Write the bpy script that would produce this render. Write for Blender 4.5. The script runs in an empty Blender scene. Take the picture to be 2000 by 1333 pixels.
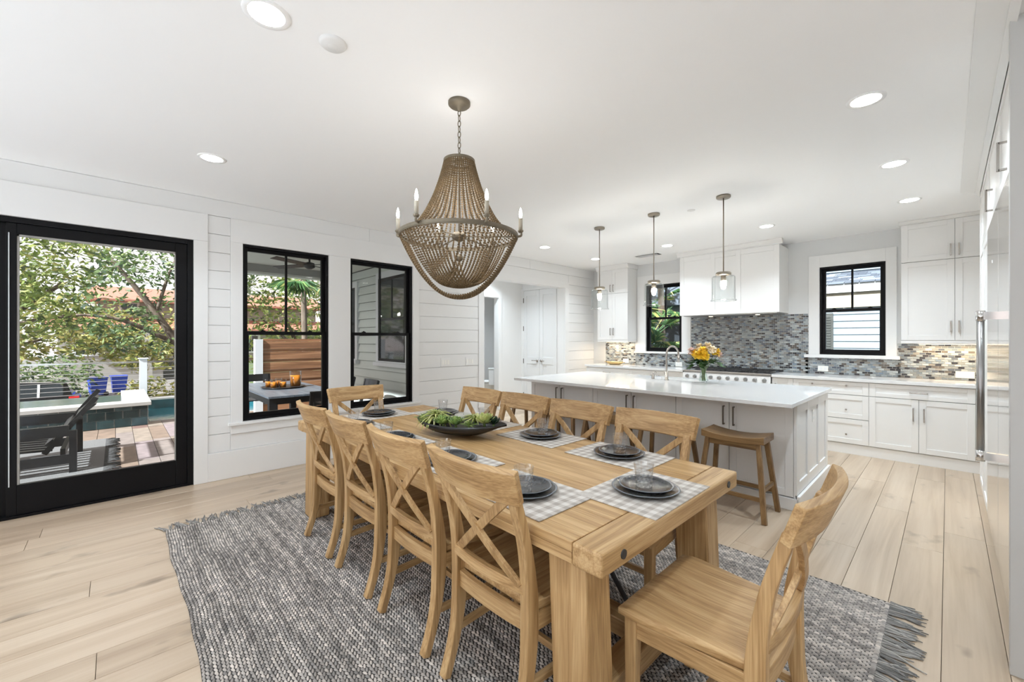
import bpy, math, random
from mathutils import Vector, Matrix
random.seed(11)
S = bpy.context.scene
COL = S.collection
R = math.radians

# ------------------------------------------------------------------ camera, world, sun, exposure
cam_d = bpy.data.cameras.new('camera')
cam_d.sensor_fit = 'HORIZONTAL'; cam_d.sensor_width = 36.0
cam_d.lens = 812.0 * 36.0 / 2000.0
cam_d.shift_y = -0.00175
cam_d.clip_start = 0.05; cam_d.clip_end = 300
cam = bpy.data.objects.new('camera', cam_d); COL.objects.link(cam)
cam.location = (0, 0, 1.40); cam.rotation_euler = (R(90), 0, R(46.36))
S.camera = cam
S.view_settings.view_transform = 'Standard'; S.view_settings.look = 'None'
S.view_settings.gamma = 1.0; S.view_settings.use_curve_mapping = False
S.view_settings.exposure = 0.66
S.cycles.use_denoising = True
S.cycles.max_bounces = 14; S.cycles.diffuse_bounces = 7; S.cycles.glossy_bounces = 4
S.cycles.transmission_bounces = 10; S.cycles.transparent_max_bounces = 16
S.cycles.caustics_reflective = False; S.cycles.caustics_refractive = False
S.cycles.sample_clamp_indirect = 8.0

W = bpy.data.worlds.new('sky'); S.world = W; W.use_nodes = True
wn = W.node_tree.nodes; wl = W.node_tree.links; wn.clear()
wo = wn.new('ShaderNodeOutputWorld'); wb = wn.new('ShaderNodeBackground')
wt = wn.new('ShaderNodeTexCoord'); wm = wn.new('ShaderNodeMapping'); wz = wn.new('ShaderNodeTexNoise'); wr = wn.new('ShaderNodeValToRGB')
wm.inputs['Scale'].default_value = (1.5, 1.5, 4.0); wz.inputs['Scale'].default_value = 1.6; wz.inputs['Detail'].default_value = 4
wr.color_ramp.elements[0].position = 0.40; wr.color_ramp.elements[0].color = (0.90, 0.71, 0.67, 1)
wr.color_ramp.elements[1].position = 0.60; wr.color_ramp.elements[1].color = (0.98, 0.97, 0.98, 1)
wl.new(wt.outputs['Generated'], wm.inputs[0]); wl.new(wm.outputs[0], wz.inputs[0]); wl.new(wz.outputs[0], wr.inputs[0])
wl.new(wr.outputs[0], wb.inputs[0]); wl.new(wb.outputs[0], wo.inputs[0])
wb.inputs[1].default_value = 1.02

sun_d = bpy.data.lights.new('sun', 'SUN'); sun_d.energy = 9.5; sun_d.angle = R(1.5); sun_d.color = (0.93, 0.965, 1.0)
sun = bpy.data.objects.new('sun', sun_d); COL.objects.link(sun)
sun.location = (0, -20, 20)
sun.rotation_euler = Vector((-0.16, 0.72, -0.62)).to_track_quat('-Z', 'Y').to_euler()
DOWNLIGHT = 6.8     # watts of one recessed lamp

# ------------------------------------------------------------------ materials
MATS = {}
def newmat(name):
    m = bpy.data.materials.new(name); m.use_nodes = True
    return m, m.node_tree.nodes, m.node_tree.links, m.node_tree.nodes['Principled BSDF']
def pset(b, **k):
    for a, v in k.items():
        b.inputs[a.replace('_', ' ')].default_value = v
def plain(name, col, rough=0.5, metal=0.0, bump=0.0, bscale=60, var=0.0, spec=0.5):
    m, n, l, b = newmat(name)
    pset(b, Base_Color=(*col, 1), Roughness=rough, Metallic=metal)
    b.inputs['Specular IOR Level'].default_value = spec
    if bump or var:
        tc = n.new('ShaderNodeTexCoord'); nz = n.new('ShaderNodeTexNoise')
        nz.inputs['Scale'].default_value = bscale; nz.inputs['Detail'].default_value = 4
        l.new(tc.outputs['Object'], nz.inputs['Vector'])
        if bump:
            bp = n.new('ShaderNodeBump'); bp.inputs['Strength'].default_value = bump; bp.inputs['Distance'].default_value = 0.01
            l.new(nz.outputs[0], bp.inputs['Height']); l.new(bp.outputs[0], b.inputs['Normal'])
        if var:
            mx = n.new('ShaderNodeMix'); mx.data_type = 'RGBA'
            mx.inputs[6].default_value = (*[max(0, c * (1 - var)) for c in col], 1)
            mx.inputs[7].default_value = (*[min(1, c * (1 + var)) for c in col], 1)
            l.new(nz.outputs[0], mx.inputs[0]); l.new(mx.outputs[2], b.inputs['Base Color'])
    MATS[name] = m; return m
def wood(name, dark, mid, light, axis='x', rough=0.45, across=16, along=1.1, vary=0.10, knots=0.0, fine=0.5):
    m, n, l, b = newmat(name)
    b.inputs['Roughness'].default_value = rough
    tc = n.new('ShaderNodeTexCoord'); oi = n.new('ShaderNodeObjectInfo')
    sc = n.new('ShaderNodeVectorMath'); sc.operation = 'SCALE'; sc.inputs[0].default_value = (17, 23, 31)
    l.new(oi.outputs['Random'], sc.inputs['Scale'])
    ad = n.new('ShaderNodeVectorMath'); ad.operation = 'ADD'
    l.new(tc.outputs['Object'], ad.inputs[0]); l.new(sc.outputs[0], ad.inputs[1])
    def noise(a, c, det, dist):
        mp = n.new('ShaderNodeMapping')
        v = [c, c, c]; v['xyz'.index(axis)] = a
        mp.inputs['Scale'].default_value = v
        l.new(ad.outputs[0], mp.inputs[0])
        z = n.new('ShaderNodeTexNoise'); z.inputs['Scale'].default_value = 1.0; z.inputs['Detail'].default_value = det
        z.inputs['Distortion'].default_value = dist; l.new(mp.outputs[0], z.inputs['Vector']); return z
    n1 = noise(along, across, 5, 0.8); n2 = noise(along * 3, across * 7, 4, 0.3)
    mm = n.new('ShaderNodeMath'); mm.operation = 'MULTIPLY_ADD'; mm.inputs[1].default_value = fine
    ms = n.new('ShaderNodeMath'); ms.operation = 'SUBTRACT'; ms.inputs[1].default_value = fine * 0.5
    l.new(n2.outputs[0], mm.inputs[0]); l.new(n1.outputs[0], mm.inputs[2]); l.new(mm.outputs[0], ms.inputs[0])
    cr = n.new('ShaderNodeValToRGB'); e = cr.color_ramp.elements
    e[0].position = 0.28; e[0].color = (*dark, 1); e[1].position = 0.72; e[1].color = (*light, 1)
    k = e.new(0.5); k.color = (*mid, 1)
    l.new(ms.outputs[0], cr.inputs[0])
    hv = n.new('ShaderNodeHueSaturation')
    mr = n.new('ShaderNodeMapRange'); mr.inputs[3].default_value = 1 - vary; mr.inputs[4].default_value = 1 + vary
    l.new(oi.outputs['Random'], mr.inputs[0]); l.new(mr.outputs[0], hv.inputs['Value']); l.new(cr.outputs[0], hv.inputs['Color'])
    out = hv.outputs[0]
    if knots:
        vo = n.new('ShaderNodeTexNoise'); vo.inputs['Scale'].default_value = 3.4; vo.inputs['Detail'].default_value = 3
        mp = n.new('ShaderNodeMapping'); v = [1.6, 1.6, 1.6]; v['xyz'.index(axis)] = 0.8; mp.inputs['Scale'].default_value = v
        l.new(ad.outputs[0], mp.inputs[0]); l.new(mp.outputs[0], vo.inputs['Vector'])
        r2 = n.new('ShaderNodeValToRGB'); r2.color_ramp.elements[0].position = 0.63; r2.color_ramp.elements[0].color = (0, 0, 0, 1)
        r2.color_ramp.elements[1].position = 0.76; r2.color_ramp.elements[1].color = (knots, knots, knots, 1)
        l.new(vo.outputs[0], r2.inputs[0])
        mx = n.new('ShaderNodeMix'); mx.data_type = 'RGBA'; mx.inputs[7].default_value = (*[c * 0.45 for c in dark], 1)
        l.new(r2.outputs[0], mx.inputs[0]); l.new(out, mx.inputs[6]); out = mx.outputs[2]
    l.new(out, b.inputs['Base Color'])
    bp = n.new('ShaderNodeBump'); bp.inputs['Strength'].default_value = 0.25; bp.inputs['Distance'].default_value = 0.003
    l.new(n2.outputs[0], bp.inputs['Height']); l.new(bp.outputs[0], b.inputs['Normal'])
    MATS[name] = m; return m
def emit(name, col, strength):
    m, n, l, b = newmat(name)
    pset(b, Base_Color=(*col, 1)); b.inputs['Emission Color'].default_value = (*col, 1); b.inputs['Emission Strength'].default_value = strength
    MATS[name] = m; return m
def thin_glass(name, tint=(1, 1, 1), refl=0.9, rough=0.0, ior=1.45):
    m = bpy.data.materials.new(name); m.use_nodes = True; n = m.node_tree.nodes; l = m.node_tree.links; n.clear()
    o = n.new('ShaderNodeOutputMaterial'); t = n.new('ShaderNodeBsdfTransparent'); g = n.new('ShaderNodeBsdfGlossy')
    f = n.new('ShaderNodeFresnel'); x = n.new('ShaderNodeMixShader'); mu = n.new('ShaderNodeMath'); mu.operation = 'MULTIPLY'
    mu.inputs[1].default_value = refl
    ge = n.new('ShaderNodeNewGeometry'); ma = n.new('ShaderNodeMath'); ma.operation = 'MULTIPLY_ADD'; ma.inputs[1].default_value = 1 / ior - ior; ma.inputs[2].default_value = ior
    l.new(ge.outputs['Backfacing'], ma.inputs[0]); l.new(ma.outputs[0], f.inputs[0]); g.inputs['Roughness'].default_value = rough
    t.inputs[0].default_value = (*tint, 1)
    l.new(f.outputs[0], mu.inputs[0]); l.new(mu.outputs[0], x.inputs[0]); l.new(t.outputs[0], x.inputs[1]); l.new(g.outputs[0], x.inputs[2]); l.new(x.outputs[0], o.inputs[0])
    MATS[name] = m; return m

plain('wall_white', (0.78, 0.78, 0.775), 0.55, bump=0.02)
plain('ceiling_white', (0.93, 0.935, 0.94), 0.7)
plain('bounce_rug_pale', (0.78, 0.81, 0.86), 0.95, bump=0.3, bscale=120)
plain('bounce_stone', (0.70, 0.69, 0.66), 0.8, var=0.1, bscale=3)
plain('trim_white', (0.79, 0.79, 0.785), 0.35)
plain('cabinet_white', (0.79, 0.785, 0.775), 0.32)
plain('kitchen_wall_grey', (0.70, 0.705, 0.705), 0.6)
plain('door_white', (0.74, 0.745, 0.745), 0.35)
plain('panel_grey', (0.52, 0.52, 0.51), 0.35)
plain('black_paint', (0.004, 0.004, 0.005), 0.45, spec=0.18)
plain('dark_reveal', (0.10, 0.10, 0.10), 0.8)
plain('nickel', (0.46, 0.43, 0.40), 0.25, 1.0)
plain('dark_bronze', (0.16, 0.14, 0.12), 0.35, 0.8)
plain('steel', (0.78, 0.78, 0.78), 0.12, 1.0)
plain('brushed_steel', (0.42, 0.42, 0.42), 0.30, 1.0)
plain('pendant_metal', (0.33, 0.29, 0.24), 0.35, 1.0)
plain('quartz', (0.74, 0.74, 0.74), 0.07)
plain('iron', (0.03, 0.03, 0.032), 0.5)
plain('outlet_plastic', (0.85, 0.84, 0.80), 0.35)
plain('porcelain', (0.86, 0.87, 0.87), 0.12)
plain('grout', (0.62, 0.62, 0.60), 0.8)
thin_glass('window_glass', (0.98, 0.99, 0.985), 0.35)
thin_glass('shade_glass', (0.97, 0.98, 0.98), 1.0)
emit('lens_glow', (1.0, 0.98, 0.95), 14.0)
emit('bulb_glow', (1.0, 0.94, 0.84), 22.0)
emit('strip_glow', (1.0, 0.80, 0.55), 5.0)
OAK = ((0.31, 0.175, 0.068), (0.46, 0.285, 0.125), (0.58, 0.39, 0.195))
for a in 'xyz':
    wood('oak_' + a, *OAK, axis=a, rough=0.42, across=24, along=1.5, vary=0.05, fine=0.75)
STL = ((0.12, 0.062, 0.024), (0.21, 0.12, 0.048), (0.30, 0.18, 0.078))
for a in 'xyz':
    wood('walnut_' + a, *STL, axis=a, rough=0.4, across=22, along=1.6, vary=0.06)
wood('floor_oak', (0.37, 0.275, 0.19), (0.465, 0.36, 0.26), (0.53, 0.425, 0.32), axis='y', rough=0.30, across=9, along=0.6, vary=0.07, knots=0.85, fine=0.25)
wood('board_brown', (0.10, 0.045, 0.02), (0.24, 0.115, 0.055), (0.42, 0.24, 0.13), axis='y', rough=0.6, across=9, along=0.5, vary=0.25)
wood('black_wood', (0.004, 0.004, 0.005), (0.007, 0.007, 0.008), (0.012, 0.012, 0.013), axis='x', rough=0.4, across=20, along=1.0, vary=0.1)
wood('sky_sheen_wood', (0.055, 0.065, 0.08), (0.09, 0.105, 0.125), (0.14, 0.155, 0.175), axis='x', rough=0.35, across=14, along=1.0, vary=0.12)
wood('bread_wood', (0.34, 0.22, 0.08), (0.48, 0.33, 0.13), (0.58, 0.43, 0.2), axis='x', rough=0.5, across=14, along=1.0)
wood('bark', (0.05, 0.035, 0.025), (0.12, 0.09, 0.065), (0.2, 0.16, 0.12), axis='z', rough=0.9, across=9, along=1.5)

def random_pick(name, cols, rough=0.3, source='object', bump=0.0, spec=0.5, var=0.0, leafy=False):
    m, n, l, b = newmat(name); b.inputs['Roughness'].default_value = rough
    b.inputs['Specular IOR Level'].default_value = spec
    if source == 'object':
        s = n.new('ShaderNodeObjectInfo').outputs['Random']
    else:
        s = n.new('ShaderNodeNewGeometry').outputs['Random Per Island']
    cr = n.new('ShaderNodeValToRGB'); cr.color_ramp.interpolation = 'CONSTANT'; e = cr.color_ramp.elements
    tot = sum(w for w, _ in cols); acc = 0
    for i, (w, c) in enumerate(cols):
        k = e[0] if i == 0 else (e[1] if i == 1 else e.new(acc / tot))
        k.position = acc / tot; k.color = (*c, 1); acc += w
    l.new(s, cr.inputs[0]); out = cr.outputs[0]
    if var or bump:
        tc = n.new('ShaderNodeTexCoord'); nz = n.new('ShaderNodeTexNoise'); nz.inputs['Scale'].default_value = 9; nz.inputs['Detail'].default_value = 5
        l.new(tc.outputs['Object'], nz.inputs['Vector'])
        if var:
            hv = n.new('ShaderNodeHueSaturation'); mr = n.new('ShaderNodeMapRange'); mr.inputs[1].default_value = .3; mr.inputs[2].default_value = .7
            mr.inputs[3].default_value = 1 - var; mr.inputs[4].default_value = 1 + var
            l.new(nz.outputs[0], mr.inputs[0]); l.new(mr.outputs[0], hv.inputs['Value']); l.new(out, hv.inputs['Color']); out = hv.outputs[0]
        if bump:
            bp = n.new('ShaderNodeBump'); bp.inputs['Strength'].default_value = bump; bp.inputs['Distance'].default_value = 0.01
            l.new(nz.outputs[0], bp.inputs['Height']); l.new(bp.outputs[0], b.inputs['Normal'])
    l.new(out, b.inputs['Base Color'])
    if leafy:
        tr = n.new('ShaderNodeBsdfTranslucent'); mx = n.new('ShaderNodeMixShader'); mx.inputs[0].default_value = 0.35
        l.new(out, tr.inputs[0]); l.new(b.outputs[0], mx.inputs[1]); l.new(tr.outputs[0], mx.inputs[2]); l.new(mx.outputs[0], n['Material Output'].inputs[0])
    MATS[name] = m; return m
TILE = [(5, (0.28, 0.315, 0.335)), (4, (0.19, 0.22, 0.245)), (4, (0.37, 0.40, 0.41)), (4, (0.035, 0.035, 0.04)), (3, (0.24, 0.25, 0.245)),
        (2, (0.10, 0.115, 0.14)), (2, (0.12, 0.105, 0.09)), (2, (0.45, 0.48, 0.48)), (2, (0.27, 0.255, 0.23)), (1, (0.17, 0.215, 0.27))]
random_pick('mosaic_tile', TILE, 0.12, 'object')
random_pick('mosaic_field', TILE, 0.12, 'island')
random_pick('deck_stone', [(3, (0.173, 0.124, 0.091)), (3, (0.214, 0.173, 0.137)), (2, (0.149, 0.091, 0.074)), (3, (0.190, 0.157, 0.140)), (2, (0.239, 0.190, 0.124)), (2, (0.206, 0.165, 0.165))], 0.7, 'object', bump=0.2, var=0.2)
random_pick('spa_tile', [(3, (0.012, 0.035, 0.04)), (3, (0.02, 0.05, 0.055)), (2, (0.03, 0.06, 0.07)), (1, (0.05, 0.09, 0.10))], 0.25, 'object', var=0.35)
random_pick('leaf_oak', [(3, (0.151, 0.220, 0.045)), (3, (0.242, 0.302, 0.076)), (2, (0.363, 0.409, 0.121)), (2, (0.107, 0.151, 0.045)), (1, (0.454, 0.438, 0.167)), (1, (0.076, 0.107, 0.045))], 0.6, 'island', leafy=True)
random_pick('leaf_dark', [(3, (0.083, 0.140, 0.049)), (3, (0.131, 0.197, 0.066)), (2, (0.214, 0.279, 0.098)), (2, (0.049, 0.083, 0.049))], 0.6, 'island', leafy=True)
random_pick('leaf_gold', [(3, (0.217, 0.247, 0.058)), (3, (0.319, 0.304, 0.087)), (2, (0.435, 0.377, 0.131)), (2, (0.116, 0.145, 0.043))], 0.6, 'island', leafy=True)
random_pick('leaf_palm', [(3, (0.061, 0.158, 0.061)), (3, (0.105, 0.228, 0.079)), (2, (0.228, 0.350, 0.123)), (1, (0.490, 0.490, 0.175))], 0.5, 'island', leafy=True)
random_pick('succulent_pale', [(3, (0.416, 0.468, 0.130)), (3, (0.546, 0.572, 0.208)), (2, (0.312, 0.390, 0.104)), (1, (0.650, 0.650, 0.312))], 0.45, 'island')
random_pick('succulent_green', [(3, (0.204, 0.312, 0.072)), (3, (0.312, 0.420, 0.108)), (2, (0.120, 0.204, 0.060))], 0.45, 'island')
random_pick('succulent_dark', [(3, (0.012, 0.035, 0.015)), (2, (0.03, 0.06, 0.03))], 0.35, 'island')
random_pick('roof_shingle', [(3, (0.10, 0.12, 0.15)), (3, (0.15, 0.18, 0.22)), (2, (0.07, 0.085, 0.11)), (2, (0.22, 0.25, 0.29))], 0.8, 'island')
plain('siding_grey', (0.55, 0.60, 0.57), 0.6)
plain('siding_blue', (0.21, 0.27, 0.315), 0.7)
plain('porch_paint', (0.62, 0.64, 0.58), 0.6)
plain('soffit_cream', (0.34, 0.31, 0.24), 0.7)
plain('white_paint', (0.62, 0.65, 0.67), 0.5)
plain('red_roof', (0.36, 0.15, 0.105), 0.7, var=0.25, bscale=3)
plain('stucco', (0.30, 0.29, 0.265), 0.8)
plain('coping_stone', (0.36, 0.35, 0.33), 0.7, var=0.2, bscale=6, bump=0.1)
plain('asphalt', (0.13, 0.127, 0.12), 0.9, var=0.2, bscale=2)
plain('lawn', (0.07, 0.10, 0.035), 0.9, var=0.4, bscale=5)
plain('drive_paver', (0.16, 0.147, 0.135), 0.9, var=0.25, bscale=8)
plain('car_paint', (0.006, 0.006, 0.008), 0.12)
plain('car_glass', (0.03, 0.035, 0.04), 0.05)
plain('tire', (0.012, 0.012, 0.012), 0.8)
plain('chrome', (0.8, 0.8, 0.8), 0.12, 1.0)
plain('tail_red', (0.6, 0.02, 0.02), 0.2)
plain('bin_blue', (0.02, 0.06, 0.42), 0.4)
plain('outdoor_rug_grey', (0.13, 0.13, 0.128), 0.95, var=0.4, bscale=90, bump=0.6)
plain('cushion_pale', (0.55, 0.62, 0.66), 0.9)
plain('water_dark', (0.02, 0.07, 0.085), 0.06, bump=0.35, bscale=14)
plain('pool_water', (0.03, 0.16, 0.20), 0.05, bump=0.35, bscale=9)
plain('tea', (0.60, 0.20, 0.02), 0.15)
plain('candle_wax', (0.46, 0.45, 0.40), 0.5)
plain('bowl_black', (0.010, 0.010, 0.011), 0.30)
plain('petal_yellow', (0.85, 0.55, 0.03), 0.6, var=0.25, bscale=30)
plain('petal_cream', (0.85, 0.74, 0.55), 0.6, var=0.15, bscale=30)
plain('petal_blush', (0.80, 0.62, 0.56), 0.6, var=0.15, bscale=30)
plain('leaf_green', (0.03, 0.10, 0.02), 0.45, var=0.4, bscale=20)
plain('stem_green', (0.12, 0.20, 0.04), 0.5, var=0.3, bscale=20)
plain('bead', (0.145, 0.092, 0.038), 0.6, var=0.45, bscale=45)
plain('chandelier_metal', (0.19, 0.16, 0.115), 0.5, 0.4, var=0.3, bscale=25)
plain('sleeve', (0.40, 0.36, 0.29), 0.6)
plain('pebble_black', (0.03, 0.03, 0.03), 0.7)
plain('pot_dark', (0.05, 0.055, 0.05), 0.6)

def mat_glass(name, rough=0.0, ior=1.47, col=(1, 1, 1)):
    m, n, l, b = newmat(name)
    pset(b, Base_Color=(*col, 1), Roughness=rough, IOR=ior); b.inputs['Transmission Weight'].default_value = 1.0
    MATS[name] = m; return m
thin_glass('cut_glass', (0.965, 0.97, 0.975), 1.0, 0.02, 1.9); thin_glass('vase_glass', (0.90, 0.95, 0.92), 0.6)

def mat_gingham():
    m, n, l, b = newmat('gingham'); b.inputs['Roughness'].default_value = 0.9
    tc = n.new('ShaderNodeTexCoord'); sp = n.new('ShaderNodeSeparateXYZ'); l.new(tc.outputs['Object'], sp.inputs[0])
    st = []
    for ax in 'XY':
        a = n.new('ShaderNodeMath'); a.operation = 'MULTIPLY'; a.inputs[1].default_value = 1 / 0.050; l.new(sp.outputs[ax], a.inputs[0])
        f = n.new('ShaderNodeMath'); f.operation = 'FRACT'; l.new(a.outputs[0], f.inputs[0])
        g = n.new('ShaderNodeMath'); g.operation = 'GREATER_THAN'; g.inputs[1].default_value = 0.5; l.new(f.outputs[0], g.inputs[0]); st.append(g)
    s = n.new('ShaderNodeMath'); s.operation = 'ADD'; l.new(st[0].outputs[0], s.inputs[0]); l.new(st[1].outputs[0], s.inputs[1])
    h = n.new('ShaderNodeMath'); h.operation = 'MULTIPLY'; h.inputs[1].default_value = 0.5; l.new(s.outputs[0], h.inputs[0])
    cr = n.new('ShaderNodeValToRGB'); e = cr.color_ramp.elements
    e[0].color = (0.66, 0.63, 0.59, 1); e[1].color = (0.39, 0.35, 0.315, 1); k = e.new(0.5); k.color = (0.525, 0.485, 0.445, 1)
    l.new(h.outputs[0], cr.inputs[0]); l.new(cr.outputs[0], b.inputs['Base Color'])
    nz = n.new('ShaderNodeTexNoise'); nz.inputs['Scale'].default_value = 900; l.new(tc.outputs['Object'], nz.inputs['Vector'])
    bp = n.new('ShaderNodeBump'); bp.inputs['Strength'].default_value = 0.3; bp.inputs['Distance'].default_value = 0.001
    l.new(nz.outputs[0], bp.inputs['Height']); l.new(bp.outputs[0], b.inputs['Normal'])
    MATS['gingham'] = m
mat_gingham()
def mat_plate():
    m, n, l, b = newmat('slate_glaze'); b.inputs['Roughness'].default_value = 0.13
    tc = n.new('ShaderNodeTexCoord'); nz = n.new('ShaderNodeTexNoise'); nz.inputs['Scale'].default_value = 22; nz.inputs['Detail'].default_value = 8
    nz.inputs['Roughness'].default_value = 0.75; l.new(tc.outputs['Object'], nz.inputs['Vector'])
    cr = n.new('ShaderNodeValToRGB'); e = cr.color_ramp.elements
    e[0].position = 0.35; e[0].color = (0.012, 0.014, 0.018, 1); e[1].position = 0.72; e[1].color = (0.15, 0.16, 0.18, 1)
    k = e.new(0.55); k.color = (0.035, 0.038, 0.045, 1)
    l.new(nz.outputs[0], cr.inputs[0])
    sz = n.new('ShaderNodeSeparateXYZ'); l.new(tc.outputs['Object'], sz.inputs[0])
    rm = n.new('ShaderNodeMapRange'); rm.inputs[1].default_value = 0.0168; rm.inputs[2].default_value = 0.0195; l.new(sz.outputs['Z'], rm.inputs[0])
    rx = n.new('ShaderNodeMix'); rx.data_type = 'RGBA'; rx.inputs[7].default_value = (0.20, 0.22, 0.25, 1)  # rim highlight painted in as a lighter colour
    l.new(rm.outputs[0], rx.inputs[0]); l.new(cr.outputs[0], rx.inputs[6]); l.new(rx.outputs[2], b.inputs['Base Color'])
    bp = n.new('ShaderNodeBump'); bp.inputs['Strength'].default_value = 0.25; bp.inputs['Distance'].default_value = 0.004
    l.new(nz.outputs[0], bp.inputs['Height']); l.new(bp.outputs[0], b.inputs['Normal'])
    MATS['slate_glaze'] = m
mat_plate()
def mat_rug():
    m, n, l, b = newmat('rug_weave'); b.inputs['Roughness'].default_value = 0.95; b.inputs['Specular IOR Level'].default_value = 0.1
    tc = n.new('ShaderNodeTexCoord')
    wv = n.new('ShaderNodeTexNoise'); wv.inputs['Scale'].default_value = 9; wv.inputs['Detail'].default_value = 2
    l.new(tc.outputs['Object'], wv.inputs['Vector'])
    vm = n.new('ShaderNodeVectorMath'); vm.operation = 'MULTIPLY_ADD'; vm.inputs[1].default_value = (0.02, 0.02, 0); l.new(wv.outputs['Color'], vm.inputs[0]); l.new(tc.outputs['Object'], vm.inputs[2])
    br = n.new('ShaderNodeTexBrick'); br.inputs['Scale'].default_value = 1.0
    br.inputs['Brick Width'].default_value = 0.024; br.inputs['Row Height'].default_value = 0.0125
    br.inputs['Mortar Size'].default_value = 0.0022; br.inputs['Mortar Smooth'].default_value = 1.0
    br.inputs['Color1'].default_value = (0.50, 0.465, 0.435, 1); br.inputs['Color2'].default_value = (0.27, 0.255, 0.245, 1); br.inputs['Mortar'].default_value = (0.06, 0.057, 0.055, 1)
    l.new(vm.outputs[0], br.inputs['Vector'])
    mp = n.new('ShaderNodeMapping'); mp.inputs['Scale'].default_value = (1.6, 22, 1); l.new(tc.outputs['Object'], mp.inputs[0])
    st = n.new('ShaderNodeTexNoise'); st.inputs['Scale'].default_value = 1; st.inputs['Detail'].default_value = 5; l.new(mp.outputs[0], st.inputs['Vector'])
    mr = n.new('ShaderNodeMapRange'); mr.inputs[1].default_value = .3; mr.inputs[2].default_value = .7; mr.inputs[3].default_value = 0.72; mr.inputs[4].default_value = 1.22
    l.new(st.outputs[0], mr.inputs[0])
    hv = n.new('ShaderNodeHueSaturation'); l.new(mr.outputs[0], hv.inputs['Value']); l.new(br.outputs['Color'], hv.inputs['Color'])
    l.new(hv.outputs[0], b.inputs['Base Color'])
    iv = n.new('ShaderNodeMath'); iv.operation = 'SUBTRACT'; iv.inputs[0].default_value = 1.0; l.new(br.outputs['Fac'], iv.inputs[1])
    bp = n.new('ShaderNodeBump'); bp.inputs['Strength'].default_value = 0.9; bp.inputs['Distance'].default_value = 0.006
    l.new(iv.outputs[0], bp.inputs['Height']); l.new(bp.outputs[0], b.inputs['Normal'])
    MATS['rug_weave'] = m
mat_rug()
def mat_knot():
    m, n, l, b = newmat('rug_knot'); b.inputs['Roughness'].default_value = 0.95; b.inputs['Specular IOR Level'].default_value = 0.1
    g = n.new('ShaderNodeNewGeometry'); cr = n.new('ShaderNodeValToRGB'); e = cr.color_ramp.elements
    e[0].color = (0.22, 0.203, 0.19, 1); e[1].color = (0.51, 0.455, 0.41, 1); k = e.new(0.35); k.color = (0.31, 0.283, 0.262, 1); k = e.new(0.7); k.color = (0.41, 0.37, 0.335, 1)
    l.new(g.outputs['Random Per Island'], cr.inputs[0])
    tc = n.new('ShaderNodeTexCoord'); mp = n.new('ShaderNodeMapping'); mp.inputs['Scale'].default_value = (1.5, 20, 1); l.new(tc.outputs['Object'], mp.inputs[0])
    st = n.new('ShaderNodeTexNoise'); st.inputs['Scale'].default_value = 1; st.inputs['Detail'].default_value = 5; l.new(mp.outputs[0], st.inputs['Vector'])
    mr = n.new('ShaderNodeMapRange'); mr.inputs[1].default_value = .32; mr.inputs[2].default_value = .68; mr.inputs[3].default_value = 0.70; mr.inputs[4].default_value = 1.48; l.new(st.outputs[0], mr.inputs[0])
    hv = n.new('ShaderNodeHueSaturation'); l.new(mr.outputs[0], hv.inputs['Value']); l.new(cr.outputs[0], hv.inputs['Color']); l.new(hv.outputs[0], b.inputs['Base Color'])
    MATS['rug_knot'] = m
mat_knot()
plain('rug_base', (0.045, 0.042, 0.040), 1.0)
random_pick('rug_yarn', [(2, (0.30, 0.285, 0.265)), (3, (0.22, 0.21, 0.20)), (2, (0.14, 0.135, 0.13)), (1, (0.40, 0.38, 0.35))], 0.95, 'island')

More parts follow.
